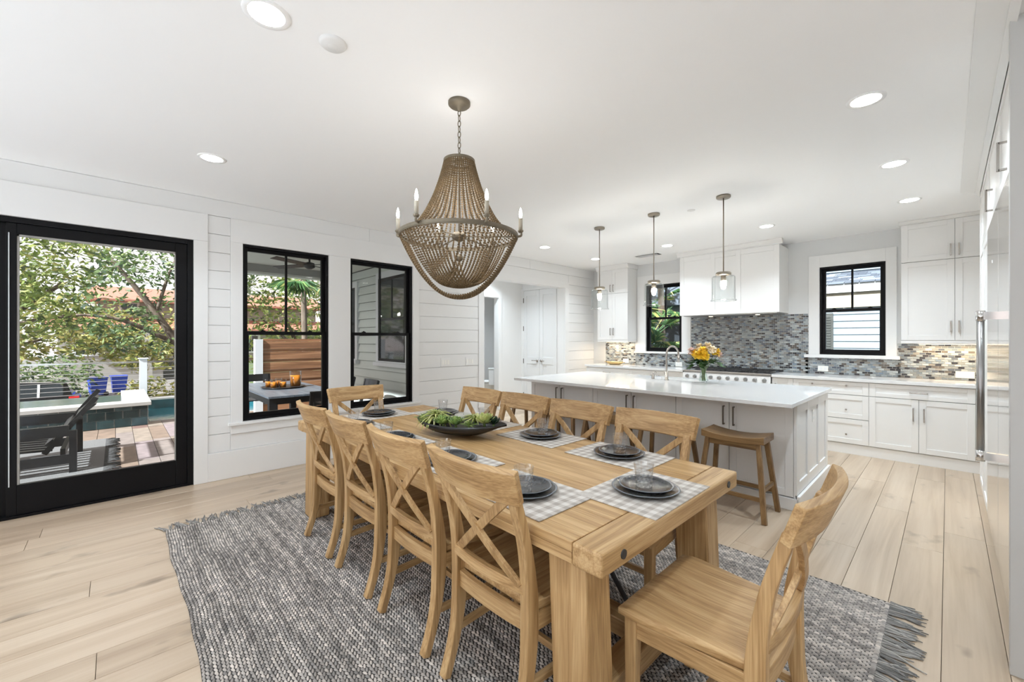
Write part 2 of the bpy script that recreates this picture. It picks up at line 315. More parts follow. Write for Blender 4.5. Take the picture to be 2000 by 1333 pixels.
# ------------------------------------------------------------------ mesh helpers
class MB:
    def __init__(self): self.v = []; self.f = []; self.s = []
    def add(self, vs, fs, smooth=False):
        o = len(self.v); self.v += [tuple(p) for p in vs]
        for q in fs: self.f.append(tuple(i + o for i in q)); self.s.append(smooth)
        return self
    def box(self, x0, x1, y0, y1, z0, z1):
        return self.hexa([(x0, y0, z0), (x1, y0, z0), (x1, y1, z0), (x0, y1, z0), (x0, y0, z1), (x1, y0, z1), (x1, y1, z1), (x0, y1, z1)])
    def hexa(self, p):
        return self.add(p, [(3, 2, 1, 0), (4, 5, 6, 7), (0, 1, 5, 4), (1, 2, 6, 5), (2, 3, 7, 6), (3, 0, 4, 7)])
    def obox(self, c, s, m=None):
        p = []
        for z in (-.5, .5):
            for x, y in ((-.5, -.5), (.5, -.5), (.5, .5), (-.5, .5)):
                q = Vector((x * s[0], y * s[1], z * s[2]))
                if m is not None: q = m @ q
                p.append(q + Vector(c))
        return self.hexa(p)
    def beam(self, a, b, w, h, up=(0, 0, 1)):
        a = Vector(a); b = Vector(b); t = (b - a).normalized(); sd = t.cross(Vector(up))
        if sd.length < 1e-4: sd = t.cross(Vector((1, 0, 0)))
        sd.normalize(); u = sd.cross(t)
        p = []
        for q in (a, b):
            p += [q - sd * w / 2 - u * h / 2, q + sd * w / 2 - u * h / 2, q + sd * w / 2 + u * h / 2, q - sd * w / 2 + u * h / 2]
        return self.add(p, [(3, 2, 1, 0), (4, 5, 6, 7), (0, 1, 5, 4), (1, 2, 6, 5), (2, 3, 7, 6), (3, 0, 4, 7)])
    def bar(self, pts, w, h, side, smooth=False):
        """rectangular section swept along pts; w is the size along `side`"""
        pts = [Vector(p) for p in pts]; n = len(pts); vs = []
        for i, p in enumerate(pts):
            t = (pts[min(i + 1, n - 1)] - pts[max(i - 1, 0)]).normalized()
            sd = Vector(side); sd = (sd - t * sd.dot(t)).normalized(); u = t.cross(sd)
            ww = w[i] if isinstance(w, (list, tuple)) else w; hh = h[i] if isinstance(h, (list, tuple)) else h
            vs += [p - sd * ww / 2 - u * hh / 2, p + sd * ww / 2 - u * hh / 2, p + sd * ww / 2 + u * hh / 2, p - sd * ww / 2 + u * hh / 2]
        fs = [(3, 2, 1, 0), tuple(4 * (n - 1) + k for k in range(4))]
        for i in range(n - 1):
            for k in range(4):
                fs.append((4 * i + k, 4 * i + (k + 1) % 4, 4 * i + 4 + (k + 1) % 4, 4 * i + 4 + k))
        return self.add(vs, fs, smooth)
    def tube(self, pts, r, n=8, closed=False, smooth=True):
        pts = [Vector(p) for p in pts]; m = len(pts); vs = []; prev = None
        for i, p in enumerate(pts):
            a = pts[(i - 1) % m] if closed else pts[max(i - 1, 0)]; b = pts[(i + 1) % m] if closed else pts[min(i + 1, m - 1)]
            t = (b - a).normalized()
            if prev is None:
                prev = t.orthogonal().normalized()
            s = prev - t * prev.dot(t)
            s = s.normalized() if s.length > 1e-6 else t.orthogonal().normalized(); prev = s; u = t.cross(s)
            rr = r[i] if isinstance(r, (list, tuple)) else r
            for k in range(n):
                an = 2 * math.pi * k / n; vs.append(p + s * rr * math.cos(an) + u * rr * math.sin(an))
        fs = []
        for i in range(m if closed else m - 1):
            j = (i + 1) % m
            for k in range(n): fs.append((i * n + k, i * n + (k + 1) % n, j * n + (k + 1) % n, j * n + k))
        o = len(self.f); self.add(vs, fs, smooth)
        if not closed:
            self.add([], []); b0 = len(self.v) - len(vs)
            self.f.append(tuple(b0 + k for k in range(n))[::-1]); self.s.append(False)
            self.f.append(tuple(b0 + (m - 1) * n + k for k in range(n))); self.s.append(False)
        return self
    def cyl(self, c, r, z0, z1, n=20, r1=None, smooth=True):
        return self.lathe([(r, z0), (r if r1 is None else r1, z1)], n, c, smooth=smooth)
    def lathe(self, prof, n=24, c=(0, 0, 0), smooth=True, caps=True, mod=None, sx=1.0, sy=1.0):
        vs = []
        for r, z in prof:
            for k in range(n):
                a = 2 * math.pi * k / n; q = r * (mod(a, z) if mod else 1.0)
                vs.append((c[0] + q * math.cos(a) * sx, c[1] + q * math.sin(a) * sy, c[2] + z))
        fs = []; m = len(prof)
        for i in range(m - 1):
            for k in range(n): fs.append((i * n + k, i * n + (k + 1) % n, (i + 1) * n + (k + 1) % n, (i + 1) * n + k))
        b0 = len(self.v); self.add(vs, fs, smooth)
        if caps:
            if prof[0][0] > 1e-5: self.f.append(tuple(b0 + k for k in range(n))[::-1]); self.s.append(False)
            if prof[-1][0] > 1e-5: self.f.append(tuple(b0 + (m - 1) * n + k for k in range(n))); self.s.append(False)
        return self
    def ball(self, c, r, nu=8, nv=5, sx=1, sy=1, sz=1):
        vs = [(c[0], c[1], c[2] - r * sz)]
        for j in range(1, nv):
            ph = -math.pi / 2 + math.pi * j / nv
            for k in range(nu):
                a = 2 * math.pi * k / nu
                vs.append((c[0] + r * sx * math.cos(ph) * math.cos(a), c[1] + r * sy * math.cos(ph) * math.sin(a), c[2] + r * sz * math.sin(ph)))
        vs.append((c[0], c[1], c[2] + r * sz)); fs = []; top = len(vs) - 1
        for k in range(nu):
            fs.append((0, 1 + (k + 1) % nu, 1 + k)); fs.append((top, 1 + (nv - 2) * nu + k, 1 + (nv - 2) * nu + (k + 1) % nu))
        for j in range(nv - 2):
            for k in range(nu):
                fs.append((1 + j * nu + k, 1 + j * nu + (k + 1) % nu, 1 + (j + 1) * nu + (k + 1) % nu, 1 + (j + 1) * nu + k))
        return self.add(vs, fs, True)
    def prism(self, poly, axis, t0, t1, smooth=False):
        """poly = list of 2-D points in the plane normal to axis ('x': (y,z), 'y': (x,z), 'z': (x,y))"""
        def P(q, t): return {'x': (t, q[0], q[1]), 'y': (q[0], t, q[1]), 'z': (q[0], q[1], t)}[axis]
        n = len(poly); vs = [P(q, t0) for q in poly] + [P(q, t1) for q in poly]
        fs = [tuple(range(n))[::-1], tuple(range(n, 2 * n))] + [(k, (k + 1) % n, n + (k + 1) % n, n + k) for k in range(n)]
        return self.add(vs, fs, smooth)
    def frame(self, x0, x1, z0, z1, y0, y1, w, wb=None, wt=None):
        """rectangular ring in the x-z plane"""
        wb = w if wb is None else wb; wt = w if wt is None else wt
        self.box(x0, x0 + w, y0, y1, z0, z1); self.box(x1 - w, x1, y0, y1, z0, z1)
        self.box(x0 + w, x1 - w, y0, y1, z0, z0 + wb); return self.box(x0 + w, x1 - w, y0, y1, z1 - wt, z1)
    def mesh(self, name):
        me = bpy.data.meshes.new(name); me.from_pydata(self.v, [], self.f)
        me.polygons.foreach_set('use_smooth', self.s); me.update(); return me
    def build(self, name, mat, parent=None, loc=None, rz=0.0, bevel=0.0, segs=2):
        return obj(name, self.mesh(name), mat, parent, loc, rz, bevel, segs)
def obj(name, me, mat, parent=None, loc=None, rz=0.0, bevel=0.0, segs=2):
    if len(me.materials) == 0: me.materials.append(MATS[mat])
    o = bpy.data.objects.new(name, me); COL.objects.link(o)
    if parent is not None: o.parent = parent
    if loc is not None: o.location = loc
    if rz: o.rotation_euler = (0, 0, rz)
    if bevel:
        b = o.modifiers.new('bevel', 'BEVEL'); b.width = bevel; b.segments = segs; b.limit_method = 'ANGLE'; b.angle_limit = R(40)
    return o
def fixnormals(o):
    import bmesh
    bm = bmesh.new(); bm.from_mesh(o.data); bmesh.ops.recalc_face_normals(bm, faces=bm.faces); bm.to_mesh(o.data); bm.free(); return o
def tag(o, label, cat, group=None, kind=None):
    o['label'] = label; o['category'] = cat
    if group: o['group'] = group
    if kind: o['kind'] = kind
    return o
def struct(o, label, cat): o['kind'] = 'structure'; o['label'] = label; o['category'] = cat; return o
def empty(name, loc=(0, 0, 0), rz=0.0):
    o = bpy.data.objects.new(name, None); COL.objects.link(o); o.location = loc; o.rotation_euler = (0, 0, rz); o.empty_display_size = 0.1; return o
def thing(name, label, cat, loc=(0, 0, 0), rz=0.0, group=None, kind=None):
    return tag(empty(name, loc, rz), label, cat, group, kind)
KIDS = {}
def copy_tree(o, parent=None):
    c = o.copy(); COL.objects.link(c); c.parent = parent
    for ch in list(o.children): copy_tree(ch, c)
    return c
def lamp(name, kind, energy, loc, parent=None, size=0.1, col=(0.80, 0.915, 1.0), shape='DISK', size_y=None, rot=(0, 0, 0), spread=180):
    d = bpy.data.lights.new(name, kind); d.energy = energy; d.color = col
    if kind == 'AREA':
        d.shape = shape; d.size = size; d.spread = R(spread)
        if size_y: d.size_y = size_y
    else: d.shadow_soft_size = size
    o = bpy.data.objects.new(name, d); COL.objects.link(o); o.location = loc; o.rotation_euler = rot
    if parent is not None: o.parent = parent
    return o
def interp(tab, z):
    for (a, va), (b, vb) in zip(tab, tab[1:]):
        if a <= z <= b: return va + (vb - va) * (z - a) / (b - a)
    return tab[0][1] if z < tab[0][0] else tab[-1][1]
def smoothpath(pts, k=6):
    pts = [Vector(p) for p in pts]; out = []
    for i in range(len(pts) - 1):
        p0 = pts[max(i - 1, 0)]; p1 = pts[i]; p2 = pts[i + 1]; p3 = pts[min(i + 2, len(pts) - 1)]
        for j in range(k):
            t = j / k
            out.append(0.5 * ((2 * p1) + (p2 - p0) * t + (2 * p0 - 5 * p1 + 4 * p2 - p3) * t * t + (3 * p1 - p0 - 3 * p2 + p3) * t ** 3))
    out.append(pts[-1]); return out

# ------------------------------------------------------------------ room shell
CZ = 2.785; XL = -5.0; YB = 7.08
fl = struct(MB().box(-5.16, 3.6, -4.8, 7.2, -0.14, -0.016).box(-8.2, -5.16, 3.58, 7.2, -0.14, -0.016).build('floor', 'dark_reveal'), 'pale oak plank floor running under the dining table and kitchen', 'floor')
rp = random.Random(3)
def planks(x0, x1, y0, y1):
    x = x0
    while x < x1 - 0.02:
        xe = min(x + 0.2, x1); y = y0 - rp.uniform(0, 1.6)
        while y < y1:
            L = rp.uniform(1.5, 2.5); a = max(y, y0); b = min(y + L, y1)
            if y1 - b < 0.25: b = y1
            if b - a > 0.05:
                w = (xe - x) / 2 - 0.0009; h = (b - a) / 2 - 0.0009
                c = 0.0012
                m = MB(); m.box(-w, w, -h, h, -0.016, -c)
                m.hexa([(-w, -h, -c), (w, -h, -c), (w, h, -c), (-w, h, -c), (-w + c, -h + c, 0), (w - c, -h + c, 0), (w - c, h - c, 0), (-w + c, h - c, 0)])
                m.build('plank', 'floor_oak', fl, ((x + xe) / 2, (a + b) / 2, 0))
            y = b if b == y1 else y + L
        x = xe
planks(-5.02, 1.0, -4.65, YB); planks(-8.1, -5.02, 4.2, YB); planks(1.0, 3.5, -4.65, 2.66)
struct(MB().box(-5.16, 3.6, -4.8, 7.2, CZ, CZ + 0.15).box(-8.2, -5.16, 3.58, 7.2, CZ, CZ + 0.15).build('ceiling', 'ceiling_white'), 'smooth white ceiling with recessed lights', 'ceiling')

D0, D1, DT = -2.30, 0.542, 2.354              # patio door opening
W1, W2, WZ0, WZ1 = (0.945, 1.805), (2.058, 2.910), 0.556, 2.382
O0, O1, OT = 4.16, 6.146, 2.37                # opening to the hall
m = MB(); a, b = -5.16, -5.016
for (y0, y1, z0, z1) in ((-4.8, D0, 0, CZ), (D0, D1, DT, CZ), (D1, W1[0], 0, CZ), (W1[0], W1[1], 0, WZ0), (W1[0], W1[1], WZ1, CZ), (W1[1], W2[0], 0, CZ),
                         (W2[0], W2[1], 0, WZ0), (W2[0], W2[1], WZ1, CZ), (W2[1], O0, 0, CZ), (O0, O1, OT, CZ), (O1, 7.2, 0, CZ)):
    m.box(a, b, y0, y1, z0, z1)
wl_ = struct(m.build('wall_left', 'wall_white'), 'white shiplap wall with patio door and two black windows', 'wall')
def boards(y0, y1, z0, z1, split=None):
    m = MB(); m.box(-5.016, -5.0, y0 + 0.001, y1 - 0.001, z0 + 0.0022, z1 - 0.0022); m.build('board', 'wall_white', wl_, bevel=0.0015, segs=1)
rows = [0.276 + (2.62 - 0.276) * i / 13 for i in range(14)]
for (y0, y1, zlo) in ((0.654, 0.839, 0.276), (3.005, 4.05, 0.276), (6.256, YB, 0.276), (-4.65, D0 - 0.11, 0.276)):
    for z0, z1 in zip(rows, rows[1:]): boards(y0, y1, max(z0, zlo), z1)
boards(0.839, 3.005, 0.276, 0.44)
boards(4.05, 6.256, 2.475, 2.62)
for y0, y1 in ((-4.65, -1.4), (-1.4, 2.3), (2.3, 5.2), (5.2, YB)): boards(y0, y1, 2.62, CZ)
def trim(n, boxes, label, mat='trim_white', bevel=0.003):
    m = MB()
    for q in boxes: m.box(*q)
    return struct(m.build('trim_%d' % n, mat, bevel=bevel), label, 'trim')
t0, t1 = -5.016, -4.985
trim(1, [(t0, t1, D1, 0.654, 0, DT), (t0, t1, D0 - 0.11, 0.654, DT, 2.62), (t0, t1, D0 - 0.11, D0, 0, DT)], 'flat white casing around the black patio door')
trim(2, [(t0, t1, 0.839, W1[0], 0.53, WZ1), (t0, t1, W1[1], W2[0], 0.53, WZ1), (t0, t1, W2[1], 3.005, 0.53, WZ1), (t0, t1, 0.839, 3.005, WZ1, 2.62),
         (t0, -4.965, 0.82, 3.03, 0.525, 0.553), (t0, t1, 0.839, 3.005, 0.44, 0.525)], 'flat white casing and sill joining the two left windows')
trim(3, [(t0, t1, 4.05, O0, 0, OT), (t0, t1, O1, 6.256, 0, OT), (t0, t1, 4.05, 6.256, OT, 2.475)], 'white casing around the hall opening')
struct(MB().box(t0, -4.982, 0.654, 4.05, 0, 0.276).box(t0, -4.982, 6.256, 6.45, 0, 0.276).build('baseboard_left', 'trim_white', bevel=0.004), 'tall white baseboard under the left windows', 'baseboard')

KW = {'R': (-1.23, -0.545, 1.19, 2.395), 'L': (-3.84, -3.17, 1.178, 2.385)}
m = MB()
for (x0, x1, z0, z1) in ((-8.2, -3.84, 0, CZ), (-3.84, -3.17, 0, 1.178), (-3.84, -3.17, 2.385, CZ), (-3.17, -1.23, 0, CZ), (-1.23, -0.545, 0, 1.19), (-1.23, -0.545, 2.395, CZ), (-0.545, 1.0, 0, CZ)):
    m.box(x0, x1, YB, YB + 0.14, z0, z1)
struct(m.build('wall_back', 'kitchen_wall_grey'), 'pale grey painted kitchen wall behind the range', 'wall')
def kcasing(n, k, x0, x1, label):
    w = KW[k]
    trim(n, [(x0, w[0], YB - 0.022, YB, w[2], 2.56), (w[1], x1, YB - 0.022, YB, w[2], 2.56), (w[0], w[1], YB - 0.022, YB, w[3], 2.56), (x0 - 0.05, x1 + 0.03, YB - 0.055, YB, 1.146, w[2])], label)
kcasing(4, 'R', -1.353, -0.44, 'white casing and sill of the window right of the hood')
kcasing(5, 'L', -4.007, -3.01, 'white casing and sill of the window above the faucet')
struct(MB().box(3.5, 3.6, -4.8, 2.66, 0, CZ).box(1.0, 3.6, 2.66, 2.8, 0, CZ).box(0.95, 1.0, 2.66, 7.2, 0, CZ).build('wall_right', 'wall_white'), 'plain white wall behind the refrigerator run', 'wall')
FW = [(-4.6 + 1.62 * i, -4.6 + 1.62 * i + 1.50) for i in range(5)]           # tall windows added behind the viewer to let in fill daylight
m = MB().box(-5.16, 3.6, -4.8, -4.65, 2.56, CZ).box(-5.16, 3.6, -4.8, -4.65, 0, 0.10); xs = [-5.16] + [v for w in FW for v in w] + [3.6]
for a, b in zip(xs[0::2], xs[1::2]): m.box(a, b, -4.8, -4.65, 0.10, 2.56)
struct(m.build('wall_front', 'wall_white'), 'white wall behind the viewer with added unseen windows', 'wall')

def window(n, loc, rz, w, z0, z1, label):
    o = struct(empty('window_%d' % n, loc, rz), label, 'window')
    h = w / 2; zm = z0 + (z1 - z0) * 0.497; J = 0.022
    MB().frame(-h, h, z0, z1, 0.012, 0.135, J).build('frame', 'black_paint', o, bevel=0.002)
    i0, i1 = -h + J, h - J
    us = MB().frame(i0, i1, zm - 0.018, z1 - J, 0.078, 0.112, 0.036, 0.034, 0.034).build('sash', 'black_paint', o, bevel=0.002)
    ls = MB().frame(i0, i1, z0 + J, zm + 0.020, 0.036, 0.072, 0.040, 0.048, 0.036).build('sash', 'black_paint', o, bevel=0.002)
    MB().box(-0.011, 0.011, 0.083, 0.107, zm + 0.014, z1 - J - 0.033).build('muntin', 'black_paint', us)
    for xa, xb in ((i0 + 0.036, -0.011), (0.011, i1 - 0.036)):
        MB().box(xa, xb, 0.093, 0.097, zm + 0.016, z1 - J - 0.034).build('pane', 'window_glass', us)
    MB().box(i0 + 0.04, i1 - 0.04, 0.052, 0.056, z0 + J + 0.048, zm - 0.016).build('pane', 'window_glass', ls)
    for x in (-h * 0.55, h * 0.55):
        MB().box(x - 0.022, x + 0.022, 0.038, 0.062, zm + 0.020, zm + 0.030).cyl((x, 0.05, 0), 0.010, zm + 0.028, zm + 0.038, 10).build('sash_lock', 'black_paint', ls)
    return o
window(1, (-5.0, sum(W1) / 2, 0), R(90), W1[1] - W1[0], WZ0, WZ1, 'black double-hung window next to the patio door, showing the outdoor table')
window(2, (-5.0, sum(W2) / 2, 0), R(90), W2[1] - W2[0], WZ0, WZ1, 'black double-hung window showing the grey sided wing, farther from the patio door')
k = KW['R']; window(3, ((k[0] + k[1]) / 2, YB, 0), 0, k[1] - k[0], k[2], k[3], 'black double-hung kitchen window right of the range hood')
k = KW['L']; window(4, ((k[0] + k[1]) / 2, YB, 0), 0, k[1] - k[0], k[2], k[3], 'black double-hung kitchen window behind the faucet, left of the hood')

for i, (a, b) in enumerate(FW):
    o = struct(empty('window_%d' % (5 + i), ((a + b) / 2, -4.72, 0)), 'added tall black framed daylight window, unseen behind the viewer, ' + ('nearest the patio door', 'next to the one by the patio door', 'in the middle of the row', 'right of the middle one', 'farthest from the patio door')[i], 'window')
    MB().frame(-0.75, 0.75, 0.10, 2.56, -0.03, 0.03, 0.05).build('frame', 'black_paint', o); MB().box(-0.70, 0.70, -0.003, 0.003, 0.15, 2.51).build('pane', 'window_glass', o)
tag(MB().box(-4.4, 3.0, -4.4, -0.95, 0.001, 0.012).build('bounce_rug', 'bounce_rug_pale'), 'added pale rug bouncing sunlight, unseen behind the viewer', 'rug')  # pale rug added to bounce sunlight up to the ceiling

# sliding patio door: black frame, two glazed leaves
pd = struct(empty('door_1', (-5.0, (D0 + D1) / 2, 0), R(90)), 'black framed glass patio door leading to the deck', 'door')
h = (D1 - D0) / 2
MB().frame(-h, h, 0.0, DT, 0.01, 0.15, 0.045, 0.02, 0.045).build('frame', 'black_paint', pd, bevel=0.002)
yc = (D0 + D1) / 2
def leaf(ya, yb, d0, d1, sl, sr):
    xa, xb = ya - yc, yb - yc; zt = DT - 0.045; zb = 0.02
    f = MB(); f.box(xa, xa + sl, d0, d1, zb, zt); f.box(xb - sr, xb, d0, d1, zb, zt); f.box(xa + sl, xb - sr, d0, d1, zb, 0.255); f.box(xa + sl, xb - sr, d0, d1, 2.225, zt)
    o = f.build('leaf', 'black_paint', pd, bevel=0.003)
    g = MB(); g.box(xa + sl - .004, xa + sl + .012, d0 + .008, d1 - .008, .255, 2.225).box(xb - sr - .008, xb - sr + .004, d0 + .008, d1 - .008, .255, 2.225).box(xa + sl, xb - sr, d0 + .008, d1 - .008, 2.21, 2.229)
    g.build('glazing_bead', 'coping_stone', o)
    MB().box(xa + sl, xb - sr, (d0 + d1) / 2 - .003, (d0 + d1) / 2 + .003, 0.255, 2.225).build('pane', 'window_glass', o)
    return o
leaf(-0.615, D1 - 0.045, 0.03, 0.075, 0.055, 0.085)
lf = leaf(D0 + 0.045, -0.585, 0.085, 0.13, 0.10, 0.10)
MB().box(-0.602 - yc, -0.596 - yc, 0.022, 0.03, 0.25, 2.23).build('weather_strip', 'white_paint', pd)

# ------------------------------------------------------------------ hall and bathroom behind the opening
XH = -6.15
m = MB()
m.box(XH - 0.12, XH, 3.58, 4.62, 0, CZ).box(XH - 0.12, XH, 5.485, YB, 0, CZ).box(XH - 0.12, XH, 4.62, 5.485, 2.22, CZ)
struct(m.build('wall_hall', 'wall_white'), 'white hall wall with the bathroom doorway', 'wall')
struct(MB().box(XH, -5.16, 6.16, 6.26, 0, CZ).box(XH, -5.16, 4.02, 4.12, 0, CZ).build('wall_closet', 'wall_white'), 'white hall wall holding the double closet doors', 'wall')
struct(MB().box(-8.2, -8.1, 3.58, YB, 0, CZ).box(-8.2, XH - 0.12, 3.9, 4.0, 0, CZ).build('wall_bathroom', 'wall_white'), 'pale grey bathroom wall behind the toilet', 'wall')
trim(6, [(XH, XH + 0.02, 5.485, 5.57, 0, 2.22), (XH, XH + 0.02, 4.53, 4.62, 0, 2.22), (XH, XH + 0.02, 4.53, 5.57, 2.22, 2.34)], 'white casing of the bathroom doorway')
trim(7, [(-6.15, -6.085, 6.135, 6.16, 0, 2.44), (-6.085, -5.17, 6.135, 6.16, 2.40, 2.44)], 'white casing of the closet doors')
for n, (xa, xb, hx, lab) in enumerate(((-6.085, -5.645, -5.70, 'white paneled closet door leaf with hinges, in the hall'), (-5.64, -5.20, -5.585, 'white paneled closet door leaf nearest the kitchen'))):
    w = xb - xa
    d = struct(empty('door_%d' % (2 + n), ((xa + xb) / 2, 6.16, 0)), lab, 'door')
    f = MB().frame(-w / 2, w / 2, 0.01, 2.395, -0.022, 0.0, 0.085, 0.20, 0.11).box(-w / 2 + .085, w / 2 - .085, -0.022, 0, 0.90, 1.04)
    f.build('frame', 'door_white', d, bevel=0.003)
    for z0, z1 in ((0.21, 0.90), (1.04, 2.285)):
        MB().box(-w / 2 + .085, w / 2 - .085, -0.010, -0.002, z0, z1).build('panel', 'door_white', d)
    hl = hx - (xa + xb) / 2; sgn = -1 if n == 0 else 1
    MB().tube([(hl, -0.022, 0.97), (hl, -0.07, 0.97), (hl + sgn * 0.11, -0.072, 0.97)], 0.008, 8).cyl((hl, -0.026, 0.97), 0.024, -0.024, 0.024, 12).build('lever_handle', 'nickel', d)
    if n == 0:
        for z in (0.25, 0.95, 1.62, 2.2):
            MB().box(-w / 2 - 0.006, -w / 2 + 0.006, -0.032, -0.02, z - 0.05, z + 0.05).build('hinge', 'dark_bronze', d)
d = struct(empty('door_4', (XH - 0.16, 4.92, 0), R(90)), 'white sliding bathroom door pulled half across, dark bar handle', 'door')
MB().box(-0.40, 0.245, -0.02, 0.02, 0.01, 2.2).build('leaf', 'door_white', d, bevel=0.003)
MB().tube([(0.215, -0.02, 1.40), (0.215, -0.075, 1.40), (0.215, -0.075, 1.68), (0.215, -0.02, 1.68)], 0.011, 8).build('bar_handle', 'dark_bronze', d)
tl = thing('toilet', 'white porcelain toilet seen through the bathroom doorway', 'toilet', (-7.35, 6.32, 0), R(-90))
MB().lathe([(0.12, 0), (0.13, 0.06), (0.10, 0.18), (0.15, 0.34), (0.19, 0.40)], 24, (0, -0.06, 0), sy=1.25).build('bowl', 'porcelain', tl)
MB().lathe([(0.195, 0.402), (0.20, 0.42), (0.19, 0.44), (0.0, 0.445)], 24, (0, -0.06, 0), sy=1.25).build('lid', 'porcelain', tl)
MB().box(-0.20, 0.20, 0.16, 0.34, 0.36, 0.72).box(-0.21, 0.21, 0.15, 0.35, 0.72, 0.75).build('tank', 'porcelain', tl, bevel=0.015)

# ------------------------------------------------------------------ ceiling lamps
def recessed(x, y, label, grp='recessed ceiling lights', power=DOWNLIGHT):
    o = thing('recessed_light', label, 'ceiling light', (x, y, CZ), group=grp)
    MB().lathe([(0.070, -0.004), (0.090, -0.006), (0.092, 0.0)], 28, caps=False).build('trim_ring', 'ceiling_white', o)
    MB().lathe([(0.0, -0.003), (0.071, -0.003), (0.071, -0.001), (0.0, -0.001)], 28, caps=False).build('lens', 'lens_glow', o)
    lamp('downlight', 'AREA', power, (0, 0, -0.012), o, 0.13, spread=125)
    return o
RL = [(-2.00, 0.465, 'large round recessed light at the top left, nearest the camera'), (-3.881, 0.533, 'round recessed light above the patio door'),
      (-0.328, 3.138, 'round recessed light nearest the tall grey panel on the right'), (-0.294, 4.443, 'second recessed light in the row above the right aisle'),
      (-0.265, 5.713, 'recessed light in front of the right upper cabinets'), (-1.533, 5.766, 'recessed light just in front of the range hood at its right'),
      (-2.865, 5.901, 'recessed light just in front of the range hood at its left'), (-4.182, 4.668, 'recessed light above the hall opening'),
      (-4.192, 5.984, 'recessed light beside the leftmost pendant rod')]
for i, (x, y, lab) in enumerate(RL): recessed(x, y, lab, power=DOWNLIGHT * (1.3 if 2 <= i <= 6 else 1.0))
for x, y, lab in ((-2.0, -1.9, 'recessed light behind the viewer toward the patio door'), (0.6, 0.4, 'recessed light behind the viewer on the right'), (0.6, -1.9, 'recessed light behind the viewer in the middle'),
                  (2.4, -1.9, 'recessed light in the far rear corner'), (2.4, 0.6, 'recessed light by the rear right wall'), (-3.9, -1.9, 'recessed light at the rear left corner')):
    recessed(x, y, lab, 'recessed lights behind the viewer')
recessed(-5.65, 5.0, 'recessed light inside the hall', 'hall and bathroom lights', 13)
recessed(-7.2, 5.6, 'recessed light inside the bathroom', 'hall and bathroom lights', 13)
o = thing('smoke_detector', 'small white round smoke detector on the ceiling', 'smoke detector', (-1.983, 0.735, CZ))
MB().lathe([(0.060, 0), (0.060, -0.006), (0.050, -0.016), (0.0, -0.018)], 28, caps=False).build('cover', 'trim_white', o)
MB().lathe([(0.022, -0.018), (0.018, -0.020), (0.0, -0.020)], 16, caps=False).build('sensor_cap', 'trim_white', o)
o = thing('air_vent', 'slim white ceiling air vent in front of the left kitchen window', 'air vent', (-3.42, 6.36, CZ))
MB().frame(-0.20, 0.20, -0.005, 0.005, -0.07, 0.07, 0.0).build('frame', 'trim_white', o)
for i in range(5): MB().box(-0.18, 0.18, -0.05 + i * 0.025 - 0.003, -0.05 + i * 0.025 + 0.003, -0.012, -0.004).build('slat', 'trim_white', o)
o = thing('sprinkler_cap', 'tiny round white sprinkler cap between the pendants', 'sprinkler', (-1.902, 4.472, CZ))
MB().lathe([(0.04, 0), (0.04, -0.004), (0.036, -0.006), (0, -0.006)], 20, caps=False).build('cover_plate', 'trim_white', o)
MB().lathe([(0.015, -0.006), (0.012, -0.010), (0, -0.011)], 12, caps=False).build('cap', 'trim_white', o)

# ------------------------------------------------------------------ chandelier
CH = (-1.97, 1.453)
ch = thing('bead_chandelier', 'large draped wooden bead chandelier with candle bulbs over the dining table', 'chandelier', (CH[0], CH[1], 0))
MB().lathe([(0.0, CZ), (0.064, CZ), (0.064, CZ - 0.016), (0.056, CZ - 0.024), (0.016, CZ - 0.028), (0.012, CZ - 0.05), (0, CZ - 0.052)], 32, caps=False).build('canopy', 'chandelier_metal', ch)
ZT, ZR, RT, RR = 2.437, 2.000, 0.088, 0.340
z = CZ - 0.045; lk = 0
link = MB().tube([(0.009 * math.cos(a) , 0, 0.019 * math.sin(a)) for a in [2 * math.pi * k / 12 for k in range(12)]], 0.0026, 6, closed=True).mesh('chain_link')
while z > ZT + 0.02:
    obj('chain_link', link, 'chandelier_metal', ch, (0, 0, z - 0.018), R(90) * (lk % 2) + 0.4); z -= 0.0315; lk += 1
def ring(r, z, t, n=64): return [(r * math.cos(2 * math.pi * k / n), r * math.sin(2 * math.pi * k / n), z) for k in range(n)]
def hoop(name, r, z, th, hh, n=72):
    return MB().lathe([(r - th / 2, z - hh / 2), (r + th / 2, z - hh / 2), (r + th / 2, z + hh / 2), (r - th / 2, z + hh / 2), (r - th / 2, z - hh / 2)], n, caps=False, smooth=False).build(name, 'chandelier_metal', ch)
hoop('top_ring', RT, ZT, 0.006, 0.016); hoop('top_hub', 0.014, ZT, 0.028, 0.02, 16)
for k in range(3):
    a = k * R(120); MB().beam((0, 0, ZT), (RT * math.cos(a), RT * math.sin(a), ZT), 0.005, 0.005).build('top_spoke', 'chandelier_metal', ch)
hoop('main_ring', RR, ZR, 0.007, 0.018); hoop('lower_ring', RR - 0.004, ZR - 0.012, 0.012, 0.005)
MB().tube([(0, 0, ZT), (0, 0, ZR - 0.03)], 0.006, 8).build('stem', 'chandelier_metal', ch)
MB().lathe([(0, ZR + 0.03), (0.035, ZR + 0.02), (0.045, ZR), (0.04, ZR - 0.015), (0.01, ZR - 0.03), (0, ZR - 0.03)], 20, caps=False).build('hub', 'chandelier_metal', ch)
MB().tube([(0, 0, ZR - 0.03), (0, 0, ZR - 0.09)], 0.004, 6).ball((0, 0, ZR - 0.125), 0.022, 14, 9).build('finial', 'chandelier_metal', ch)
BASE = R(46.36)
bulb = MB().lathe([(0.0, 0.0), (0.007, 0.002), (0.012, 0.02), (0.013, 0.035), (0.009, 0.058), (0.003, 0.078), (0, 0.082)], 14, caps=False).mesh('bulb')
